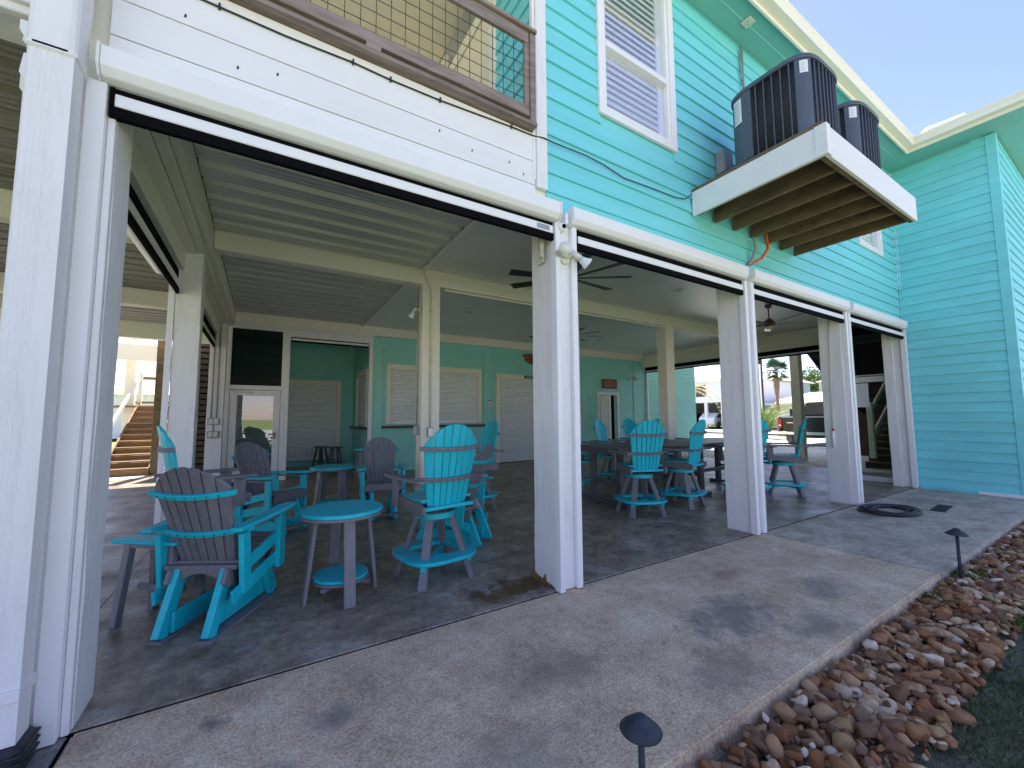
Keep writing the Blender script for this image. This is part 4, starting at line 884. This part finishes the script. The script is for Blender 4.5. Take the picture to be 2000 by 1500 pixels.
# signs
t = thing('surfboard_sign', 'carved varnished wood sign high on the back wall above the right shutter door', 'sign', (7.75, 10.84, 3.28))
obj('board', MB().ex([(-.72, .12), (-.5, .18), (.1, .19), (.5, .12), (.65, 0), (.5, -.14), (.1, -.2), (-.35, -.17), (-.55, -.08), (-.62, .0), (-.56, .03)], 'y', -.03, 0), 'signwood', t, .006)
lb = MB()
for q, (a, b) in enumerate(((-.45, .3), (-.48, .35), (-.4, .25))): 
    x = a
    while x < b: w = random.uniform(.05, .12); lb.box(x, x+w, -.036, -.0305, .08-.085*q, .115-.085*q); x += w+.03
obj('lettering', lb, 'sill', t)
t = thing('brown_plaque', 'brown wooden plaque with dark frame above the open niche', 'sign', (10.92, 10.86, 2.61))
obj('panel', B(-.31, .31, -.02, 0, -.13, .13), 'signbrown', t); obj('frame', MB().box(-.36, -.31, -.03, 0, -.17, .17).box(.31, .36, -.03, 0, -.17, .17).box(-.31, .31, -.03, 0, .13, .17).box(-.31, .31, -.03, 0, -.17, -.13), 'darkwood', t, .004)
obj('lettering', MB().box(-.2, .2, -.022, -.0202, .04, .06).box(-.15, .15, -.022, -.0202, -.02, 0), 'sill', t)
t = thing('door_sign', 'narrow dark green sign on the frame above the right shutter door', 'sign', (7.45, 10.825, 2.685)); obj('panel', B(-.33, .33, -.012, 0, -.05, .05), 'greensign', t); obj('lettering', MB().box(-.26, .26, -.014, -.0125, -.012, .012), 'ivory', t)
t = thing('keypad', 'white alarm keypad on the wall left of the shutter door', 'keypad', (5.87, 10.855, 1.85)); obj('body', B(-.075, .075, -.03, 0, -.12, .12), 'ivory', t, .006); obj('buttons', MB().box(-.05, -.02, -.034, -.03, -.05, -.03).box(-.01, .02, -.034, -.03, -.05, -.03).box(-.05, .05, -.034, -.03, .05, .08).box(-.05, -.02, -.034, -.03, -.09, -.07), 'signbrown', t)
t = thing('wall_lamp', 'white gooseneck lamp on the right end of the back wall', 'wall lamp', (12.05, 10.86, 2.85)); obj('plate', MB().ex([(.07*math.cos(q*PI/8), .07*math.sin(q*PI/8)) for q in range(16)], 'y', -.03, 0), 'ivory', t); obj('arm', MB().tube([(0, -.03, 0), (0, -.14, .08), (0, -.22, .04)], .014), 'ivory', t); obj('shade', MB().lathe([(.03, .04), (.06, 0), (.14, -.07)], 20, (0, -.22, 0)), 'ivory', t); obj('bulb', MB().lathe([(0, -.10), (.045, -.07), (.03, -.02)], 14, (0, -.22, 0)), 'paper', t)
t = thing('soffit_plate', 'square cream cover plate on the turquoise soffit', 'cover plate', (5.1, 2.48, 6.435)); obj('plate', B(-.07, .07, -.06, .06, -.012, 0), 'ivory', t, .003)
obj('screw', MB().box(-.02, -.008, -.01, .002, -.014, -.012).box(.02, .03, .01, .02, -.014, -.012), 'screw', t)
# chain on the 4th post
t = thing('crank_wand', 'white screen crank wand hanging on the fourth front post', 'crank', (7.965, 2.93, 0)); obj('rod', MB().tube([(0, -.05, 3.0), (-.005, -.02, 2.0), (0, 0, 1.15)], .008), 'ivory', t); obj('handle', MB().tube([(0, 0, 1.15), (0, 0, 1.09), (0, 0, .88)], [.016, .022, .018], 8), 'alu', t); obj('red_collar', MB().tube([(0, 0, 1.16), (0, 0, 1.19)], .018), 'red', t)

# ---------------------------------------------------------------- hose, drain, path lights
hp_ = []
for i in range(1300):
    a = i*2*PI/60; k = i/60; rr = .30+.16*((k*.618) % 1)+.02*math.sin(a*.37)
    hp_.append((7.93+rr*math.cos(a)*1.0+.05*math.sin(k*2.1), 2.27+rr*math.sin(a)*.66+.035*math.cos(k*1.3), .012+.0045*(k % 6)+.005*math.sin(a*2+k)))
tag(obj('hose_coil', MB().tube(hp_, .0115, 6), 'rubber'), 'coil of black hose lying at the foot of the fourth front post', 'hose')
dg = thing('drain_grate', 'flat black drain grate in the walkway beside the hose', 'drain', (8.80, 1.93, -.003), rz(-4)); obj('frame', MB().box(-.32, .32, -.08, -.07, 0, .008).box(-.32, .32, .07, .08, 0, .008).box(-.32, -.31, -.07, .07, 0, .008).box(.31, .32, -.07, .07, 0, .008).box(-.31, .31, -.07, .07, 0, .003), 'rubber', dg)
for k in range(15): obj('grate_bar', B(-.30+.041*k, -.285+.041*k, -.07, .07, .0035, .0075), 'screw', dg)
def plight(x, y, lab, s=1., zt=.2, z0=-.15):
    t = thing('path_light', lab, 'path light', (x, y, 0), 0, 'path lights along the walkway')
    obj('stem', MB().tube([(0, 0, z0), (0, 0, zt-.02)], .0125*s, 12), 'lamp', t)
    obj('shade', MB().lathe([(.011, -.014), (.076, -.030), (.079, -.025), (.048, .002), (.027, .012), (.026, .021), (.016, .026), (0, .027)], 32, (0, 0, zt)), 'lamp', t)
plight(1.27, 1.145, 'black mushroom path light at the bottom edge of the photo', 1, .255)
plight(5.40, 1.10, 'black mushroom path light among the stones near the slab joint', 1, .36)
# ---------------------------------------------------------------- river stones
bed = struct(obj('stone_bed', MB().add([(-.5, .66, -.14), (12, .80, -.14), (12, 1.18, -.12), (-.5, 1.18, -.12)], [(0, 1, 2, 3)]), 'soil'))
def stone_mesh(seed, sub=2):
    r = np.random.default_rng(seed); bm = bmesh.new(); bmesh.ops.create_icosphere(bm, subdivisions=sub, radius=1)
    sc = (r.uniform(.75, 1.35), r.uniform(.6, .95), r.uniform(.5, .85)); pl = [(Vector(r.normal(size=3)).normalized(), r.uniform(.55, .80)) for _ in range(11)]
    for v in bm.verts:
        c = v.co.copy()
        for n, d in pl:
            q = c.dot(n)
            if q > d: c -= n*(q-d)*.95
        c *= 1+.05*math.sin(c.x*3+seed)+.04*math.sin(c.y*5+seed*2)
        v.co = Vector((c.x*sc[0], c.y*sc[1], c.z*sc[2]))
    me = bpy.data.meshes.new('river_stone'); bm.to_mesh(me); bm.free(); me.polygons.foreach_set('use_smooth', [True]*len(me.polygons)); return me
SM = [stone_mesh(100+i, 3 if i < 8 else 2) for i in range(14)]
for m_ in SM: m_.materials.append(M['stone'])
pos = []; 
for lay in range(3):
    x = .9
    while x < 11.5:
        y0 = .66+.02*x+random.uniform(-.05, .05)
        y = y0
        while y < 1.165:
            s = random.choice((.018, .022, .028, .034, .042, .052, .06))
            yy = min(y+random.uniform(-.02, .02), 1.178-s*1.05); pos.append((x+random.uniform(-.025, .025), yy, -.125+.030*lay+.02*(yy-.7)+random.uniform(0, .012), s)); y += .058
        x += .058
random.shuffle(pos)
# drop a share of the upper layer, keep spacing
pos = [p for p in pos if not (p[2] > -.08 and random.random() < .45)]
def camd(p): return (p[0]**2+p[1]**2)**.5/max(p[3], .01)
pos.sort(key=lambda p: p[0]/p[3]*.02+p[0]-p[2]*12)
near = [p for p in pos if p[0] > 1.25][:300]; ns = set(map(id, near)); far = [p for p in pos if id(p) not in ns]
for i, p in enumerate(near):
    o = obj('river_stone', SM[i % 14], None, bed); o.location = p[:3]; o.scale = (p[3],)*3; o.rotation_euler = (random.uniform(-.6, .6), random.uniform(-.6, .6), random.uniform(0, 6.28))
V = []; F = []; o_ = 0; MS = [stone_mesh(300+i, 1) for i in range(8)]; MS2 = SM
for i, p in enumerate(far):
    me = (MS2 if p[0] < 6 else MS)[i % 8]; co = np.array([v.co[:] for v in me.vertices])*p[3]; R_ = np.array(Matrix.Rotation(random.uniform(0, 6.28), 3, 'Z') @ Matrix.Rotation(random.uniform(-.6, .6), 3, 'X'))
    co = co@R_.T+np.array(p[:3]); V.append(co); F += [tuple(q+o_ for q in f.vertices) for f in me.polygons]; o_ += len(co)
me = bpy.data.meshes.new('small_stones'); me.from_pydata(np.concatenate(V).tolist(), [], F); me.polygons.foreach_set('use_smooth', [True]*len(me.polygons)); me.materials.append(M['stonei'])
so_ = obj('small_stones', me, None, bed); so_['kind'] = 'stuff'
# ---------------------------------------------------------------- grass blades near the camera
def blades(name, n, xr, yr, h, m, ztop=-.15, dens=None, lab=None):
    x = rng.uniform(*xr, n); y = rng.uniform(*yr, n)
    if dens is not None: k = dens(x, y); x, y = x[k], y[k]
    n = len(x); a = rng.uniform(0, 2*PI, n); hh = h*rng.uniform(.5, 1.3, n); w = .0022+.0015*rng.random(n); lx = rng.normal(0, .5, n)*hh; ly = rng.normal(0, .5, n)*hh
    v = np.zeros((n, 4, 3)); v[:, 0] = np.stack([x-np.cos(a)*w, y-np.sin(a)*w, np.full(n, ztop)], 1); v[:, 1] = np.stack([x+np.cos(a)*w, y+np.sin(a)*w, np.full(n, ztop)], 1)
    v[:, 2] = np.stack([x+lx*.4+np.cos(a)*w*.7, y+ly*.4+np.sin(a)*w*.7, ztop+hh*.6], 1); v[:, 3] = np.stack([x+lx, y+ly, ztop+hh], 1)
    i = np.arange(n)*4; f = np.concatenate([np.stack([i, i+1, i+2], 1), np.stack([i, i+2, i+3], 1)])
    me = bpy.data.meshes.new(name); me.from_pydata(v.reshape(-1, 3).tolist(), [], f.tolist()); me.materials.append(M[m]); o = obj(name, me, None); o['kind'] = 'stuff'; o['label'] = lab or name; return o
def dn(x, y): 
    q = np.sin(x*3.1+1)*np.cos(y*5.2)+np.sin(x*7.7-y*4)*.5
    return (y < .70+.02*x+.04*np.sin(x*9)) & ((rng.random(len(x)) < .35) | (q > .2))
g = blades('grass', 90000, (.8, 7), (-1.0, .9), .036, 'blade', -.146, dn, 'short dark shaded grass beyond the stone border'); g['category'] = 'grass'
g4 = blades('grass', 9000, (4.6, 8), (.45, .82), .07, 'grass', -.146, lambda x, y: (y < .60+.03*x) & (np.sin(x*2.6)+np.sin(y*9) > -.4), 'brighter green tufts of grass at the right end of the stone border'); g4['category'] = 'grass'
g2 = blades('weed', 500, (5.45, 5.75), (1.02, 1.16), .07, 'grass', -.10, None, 'green weeds sprouting from stones beside the path light'); g2['category'] = 'weeds'
g3 = blades('weed', 160, (4.62, 4.78), (1.10, 1.19), .06, 'grass', -.10, None, 'small tuft of green weeds at the slab edge before the joint'); g3['category'] = 'weeds'

# ---------------------------------------------------------------- background right
def bhouse(name, lab, cat, x, y0, y1, z0, z1, m, roofh, depth=10, over=.6, windows=(), openings=(), rm='roof'):
    t = thing(name, lab, cat)
    mb = MB(); ops = sorted(openings); cur = y0
    for (a, b, c, d) in ops: mb.box(x, x+.3, cur, a, z0, z1).box(x, x+.3, a, b, d, z1).box(x, x+.3, a, b, z0, c) if c > z0 else mb.box(x, x+.3, cur, a, z0, z1).box(x, x+.3, a, b, d, z1); cur = b
    mb.box(x, x+.3, cur, y1, z0, z1); mb.box(x+.3, x+depth, y0, y0+.3, z0, z1).box(x+.3, x+depth, y1-.3, y1, z0, z1).box(x+depth-.3, x+depth, y0+.3, y1-.3, z0, z1)
    obj('wall', mb, m, t)
    ym = (y0+y1)/2; xm = x+depth/2
    r = MB().add([(x-over, y0-over, z1), (x+depth+over, y0-over, z1), (x+depth+over, y1+over, z1), (x-over, y1+over, z1), (xm, y0+depth*.35, z1+roofh), (xm, y1-depth*.35, z1+roofh)], [(0, 3, 5, 4), (0, 4, 1), (1, 4, 5, 2), (2, 5, 3), (0, 1, 2, 3)])
    obj('roof', r, rm, t); obj('eave', MB().box(x-over-.05, x-over+.05, y0-over, y1+over, z1-.2, z1-.01), m, t)
    for (a, b, c, d) in windows:
        w = obj('window', MB().box(x-.06, x-.005, a-.1, b+.1, c-.1, c).box(x-.06, x-.005, a-.1, b+.1, d, d+.1).box(x-.06, x-.005, a-.1, a, c, d).box(x-.06, x-.005, b, b+.1, c, d), 'carwhite', t); obj('pane', MB().box(x-.03, x-.006, a, b, c, d), 'glassd', w)
    return t
hA = bhouse('white_house', 'white two-storey house with pale roof and open garage beyond the street', 'house', 44, 24.5, 38, 0, 5.5, 'bldg', 2.6, 12, .5, windows=[(28.3, 29.6, 3.6, 5.0), (31.5, 32.8, 3.6, 5)], openings=[(26.6, 28.3, 0, 2.9), (28.6, 30.3, 0, 2.9), (31.2, 34, 0, 2.9)])
hB = bhouse('blue_house', 'pale blue two-storey house behind the utility pole', 'house', 52, 24.6, 33, 0, 5.5, 'bldgblue', 2.0, 9, .5, windows=[(25.0, 25.5, 3.2, 4.8), (25.9, 26.5, 3.2, 4.8), (27, 27.7, 3.2, 4.8), (25.1, 26.6, .8, 2)])
obj('balcony_rail', MB().box(51.4, 51.5, 24.2, 27.5, 3.3, 3.4).box(51.4, 51.5, 24.2, 27.5, 2.5, 2.6).box(51.0, 52, 24.2, 27.5, 2.3, 2.45), 'carwhite', hB)
for k in range(16): obj('baluster', B(51.43, 51.47, 24.3+.2*k, 24.35+.2*k, 2.6, 3.3), 'carwhite', hB)
bhouse('low_house', 'low house with pale hipped roof behind the pickup truck', 'house', 48, 15.5, 23.2, 0, 2.7, 'beige', 1.2, 7, .8, windows=[(18, 19, 1, 2.1), (20.2, 21.4, 1, 2.1)])
bhouse('beige_building', 'tall beige building at the right edge of the opening', 'house', 62, 17.5, 24.0, 0, 5.8, 'beige', .9, 8, .2, windows=[(22.5, 23.1, 3.5, 4.6)])
def car(name, lab, cat, loc, a, paint, L=4.8, Wd=1.9, prof=None, hw=None):
    t = thing(name, lab, cat, loc, a)
    prof = prof or [(-2.4, .35), (-2.4, .95), (-2.2, 1.05), (-1.2, 1.12), (-.55, 1.65), (1.5, 1.72), (2.3, 1.15), (2.4, .9), (2.4, .35)]
    obj('body', MB().ex(prof, 'y', -Wd/2, Wd/2), paint, t, .05, seg=2)
    return t
suv = car('parked_suv', 'white sports utility vehicle parked in the open garage of the white house', 'car', (46.3, 28.4, 0), PI, 'carwhite')
obj('windscreen', MB().add([(-1.19, -.8, 1.14), (-1.19, .8, 1.14), (-.62, .72, 1.62), (-.62, -.72, 1.62)], [(0, 1, 2, 3)]), 'glassd', suv, loc=(-.03, 0, .02)); obj('grille', B(-2.46, -2.44, -.55, .55, .5, .9), 'carblack', suv)
for sy in (-1, 1):
    obj('headlight', B(-2.46, -2.42, sy*.75-.15, sy*.75+.15, .75, .92), 'lens', suv)
    obj('side_window', MB().ex([(-1.0, 1.16), (-.5, 1.58), (1.4, 1.6), (1.9, 1.2)], 'y', sy*.952-.004, sy*.952+.004), 'glassd', suv)
    for sx in (-1.5, 1.5): w = obj('wheel', MB().ex([(sx+.36*math.cos(q*PI/12), .36+.36*math.sin(q*PI/12)) for q in range(24)], 'y', sy*.98-.12, sy*.98+.02), 'rubber', suv, .02); obj('rim', MB().ex([(sx+.22*math.cos(q*PI/8), .36+.22*math.sin(q*PI/8)) for q in range(16)], 'y', sy*1.0-.01, sy*1.0+.012), 'chrome', w)
# second dark car in garage
dk = car('parked_car', 'dark car parked in the shade of the open garage beside the white vehicle', 'car', (47, 31.8, 0), PI, 'carblack'); obj('grille', B(-2.46, -2.44, -.55, .55, .5, .9), 'chrome', dk)
for sy in (-1, 1): obj('headlight', B(-2.46, -2.42, sy*.75-.15, sy*.75+.15, .75, .92), 'lens', dk)
# pickup seen from behind: tailgate faces -X
tk = thing('pickup_truck', 'black pickup truck parked on the sunlit driveway, tailgate towards the patio', 'pickup truck', (21.3, 8.98, -.02), 0); tk.scale = (1.06, 1.06, 1.06)
obj('bed', MB().box(0, 2.2, -1.0, -.88, .62, 1.27).box(0, 2.2, .88, 1.0, .62, 1.27).box(2.1, 2.2, -.88, .88, .62, 1.27).box(.1, 2.1, -.88, .88, .62, .72), 'carblack', tk, .03, seg=2)
tg = obj('tailgate', MB().box(-.03, .06, -.80, .80, .64, 1.24), 'carblack', tk, .02, seg=2); obj('tailgate_badge', MB().box(-.034, -.031, .3, .62, 1.0, 1.03).box(-.034, -.031, -.1, .1, .92, 1.0), 'chrome', tg)
obj('bed_rail_cap', MB().box(-.02, 2.2, -1.01, -.86, 1.272, 1.30).box(-.02, 2.2, .86, 1.01, 1.272, 1.30).box(-.02, .07, -.86, .86, 1.245, 1.28), 'chrome', tk, .01)
for sy in (-1, 1): tl_ = obj('tail_light', B(-.04, .1, sy*.91-.085, sy*.91+.085, .78, 1.2), 'red', tk, .01); obj('reversing_lens', B(-.045, -.041, sy*.91-.05, sy*.91+.05, .86, .93), 'paper', tl_)
bp_ = obj('rear_bumper', MB().box(-.18, .0, -.98, .98, .42, .60), 'carblack', tk, .03, seg=2); obj('bumper_chrome', B(-.20, -.181, -.95, .95, .50, .62), 'chrome', bp_, .005)
cab = obj('cab', MB().prism([(2.2, .62), (2.2, 1.28), (2.45, 1.95), (4.0, 1.98), (4.9, 1.3), (6.0, 1.22), (6.1, .6)], lambda u, v: (u, -.98+max(0, v-1.3)*.18, v), lambda u, v: (u, .98-max(0, v-1.3)*.18, v)), 'carblack', tk, .04, seg=2)
obj('roof_skin', MB().box(2.5, 4.0, -.84, .84, 1.985, 2.0), 'chrome', cab); obj('rear_window', MB().add([(2.22, -.82, 1.36), (2.22, .82, 1.36), (2.42, .74, 1.88), (2.42, -.74, 1.88)], [(0, 1, 2, 3)]), 'glassd', cab, loc=(-.03, 0, 0)); obj('brake_light', B(2.40, 2.44, -.12, .12, 1.94, 1.98), 'red', cab)
for x in (1.0, 5.1):
    for sy in (-1, 1): w = obj('wheel', MB().ex([(x+.39*math.cos(q*PI/12), .39+.39*math.sin(q*PI/12)) for q in range(24)], 'y', sy*.85-.14, sy*.85+.14), 'rubber', tk, .02)
obj('undercarriage', MB().box(.2, 5.8, -.5, .5, .35, .6), 'carblack', tk); obj('hitch', B(-.25, .0, -.06, .06, .38, .46), 'carblack', tk)
# utility pole
up_ = thing('utility_pole', 'dark wooden utility pole rising above the palm shrub', 'pole', (30, 15.1, 0)); obj('pole', MB().tube([(0, 0, -.1), (0, 0, 9)], [.15, .12], 10), 'darkwood', up_); obj('crossarm', B(-.06, .06, -1, 1, 8.2, 8.32), 'darkwood', up_); obj('riser_pipe', MB().tube([(-.16, -.05, 0), (-.16, -.05, 5)], .05), 'alu', up_)
# palms
def frond(L, droop, m, n=9, leaf=.5, width=.05, npairs=16):
    mb = MB(); pts = []
    for i in range(n): t_ = i/(n-1); pts.append(Vector((L*t_*(1-.18*t_*droop), 0, L*(.55*t_-droop*.75*t_*t_))))
    mb.tube(pts, [.03*(1-.8*i/(n-1)) for i in range(n)], 4)
    for i in range(npairs):
        t_ = .12+.86*i/npairs; f_ = t_*(n-1); k = int(f_); p = pts[k].lerp(pts[min(k+1, n-1)], f_-k)
        for s in (-1, 1):
            l = leaf*(1-.5*abs(t_-.45)); e = p+Vector((l*.6, s*l*.75, -l*.28)); q = Vector((width, 0, 0))
            mb.add([p-q*.5, p+q*.5, e], [(0, 1, 2)])
    return mb
ft = thing('tall_fan_palm', 'tall palm with reddish trunk and small green crown rising above the trees', 'palm tree', (36, 16.9, 0))
obj('trunk', MB().tube([(0, 0, -.1), (0, 0, 2.9), (0, 0, 3.2), (0, 0, 3.9), (0, 0, 4.6), (0, 0, 5.0)], [.15, .12, .15, .22, .15, .10], 12), 'bark', ft)
fr_ = MB()
for k in range(34):
    a = random.uniform(0, 6.28); e = random.uniform(-.7, 1.2); d = Vector((math.cos(a)*math.cos(e), math.sin(a)*math.cos(e), math.sin(e))); p = Vector((0, 0, 5.1)); c_ = p+d*random.uniform(.4, .75)
    fr_.tube([p, c_], .015, 4); s_ = d.cross(Vector((0, 0, 1))).normalized(); u_ = s_.cross(d)
    for j in range(11):
        th = -1.2+2.4*j/10; e_ = c_+(d*math.cos(th)+s_*math.sin(th))*.62+Vector((0, 0, -.18*abs(math.sin(th))-.06)); q = (s_*math.cos(th)-d*math.sin(th))*.045; m_ = c_.lerp(e_, .55); fr_.add([c_, m_-q, e_, m_+q], [(0, 1, 2, 3)])
obj('crown', fr_, 'palmg', ft)
def shrubpalm(name, lab, loc, L, n, m, e0=.2, leaf=.45, droop=.9):
    t = thing(name, lab, 'palm'if 'palm' in name else 'plant', loc)
    obj('stump', MB().tube([(0, 0, -.15), (0, 0, .5)], [.22, .16], 10), 'bark', t)
    for k in range(n):
        f_ = obj('frond', frond(L*random.uniform(.8, 1.1), droop*random.uniform(.6, 1.3), m, leaf=leaf), m, t); f_.location = (0, 0, .4); f_.rotation_euler = (0, -random.uniform(e0, 1.0), k*2.4+random.uniform(-.3, .3))
    return t
shrubpalm('date_palm_shrub', 'bushy yellow-green young palm beside the pickup truck', (26.6, 13.35, 0), 2.5, 34, 'palm', .2, .6)
pt_ = shrubpalm('leaning_palm', 'palm with dry yellow fronds hanging beyond the end of the outer wall', (24.5, 17.2, 2.6), 2.6, 20, 'straw', -.3, .5, 1.3); obj('trunk', MB().tube([(0, 0, -2.8), (0, 0, .5)], [.25, .2]), 'bark', pt_)
def tree(name, lab, loc, rad, hgt, n, m, seed):
    r = np.random.default_rng(seed); t = thing(name, lab, 'tree', loc)
    obj('trunk', MB().tube([(0, 0, -.2), (.1, 0, hgt*.5), (.2, .1, hgt*.9)], [.35, .28, .12], 8), 'bark', t)
    for k in range(5): a = k*1.3; obj('limb', MB().tube([(0.1, 0, hgt*.5), (rad*.4*math.cos(a), rad*.4*math.sin(a), hgt*.75)], [.15, .05], 6), 'bark', t)
    cl = r.normal(size=(26, 3)); cl /= np.linalg.norm(cl, axis=1)[:, None]; cl *= np.array([rad, rad, rad*.62])*r.uniform(.45, .95, (26, 1)); cl[:, 2] = np.abs(cl[:, 2])*1.1-.2*rad; cl += np.array([0, 0, hgt*.72])
    idx = r.integers(0, 26, n); d = r.normal(size=(n, 3)); d /= np.linalg.norm(d, axis=1)[:, None]; p = cl[idx]+d*rad*.30*r.uniform(.7, 1.05, (n, 1))
    a = r.normal(size=(n, 3)); a /= np.linalg.norm(a, axis=1)[:, None]; b = np.cross(a, r.normal(size=(n, 3))); b /= np.linalg.norm(b, axis=1)[:, None]; s = .16*r.uniform(.6, 1.4, (n, 1))
    v = np.stack([p-a*s-b*s*.5, p+a*s*.2-b*s*.6, p+a*s, p-a*s*.1+b*s*.6], 1).reshape(-1, 3); i = np.arange(n)*4
    me = bpy.data.meshes.new('crown'); me.from_pydata(v.tolist(), [], np.stack([i, i+1, i+2, i+3], 1).tolist()); me.materials.append(M[m]); obj('crown', me, None, t)
tree('shade_tree', 'round bright green tree left of the outer cream post, behind the palms', (72, 35, 0), 5.2, 7.0, 9000, 'leaf', 3)
tree('shade_tree', 'round green tree right of the outer cream post, above the low house', (70, 29.0, 0), 5.4, 6.6, 9000, 'leaf', 5)
# ---------------------------------------------------------------- background left
cl = car('parked_sedan', 'white car parked on the far lawn at the left edge', 'car', (-12.0, 31, 0), 0, 'carwhite'); obj('side_window', MB().ex([(-1.0, 1.16), (-.5, 1.58), (1.4, 1.6), (1.9, 1.2)], 'y', -.96, -.955), 'glassd', cl)
for sx in (-1.5, 1.5): obj('wheel', MB().ex([(sx+.36*math.cos(q*PI/12), .36+.36*math.sin(q*PI/12)) for q in range(24)], 'y', -.98, -.85), 'rubber', cl)
bhouse('grey_house', 'grey low house far away at the left edge', 'house', -24, 40, 55, 0, 3.2, 'bldg', 1.2, 22, .5, windows=[(42, 44, 1, 2.2)])
fx = obj('front_window', MB().box(-16, -10, 39.9, 39.95, .4, 1.2), 'bldgblue', None); tag(fx, 'pale blue low wall far away at the left edge', 'wall')
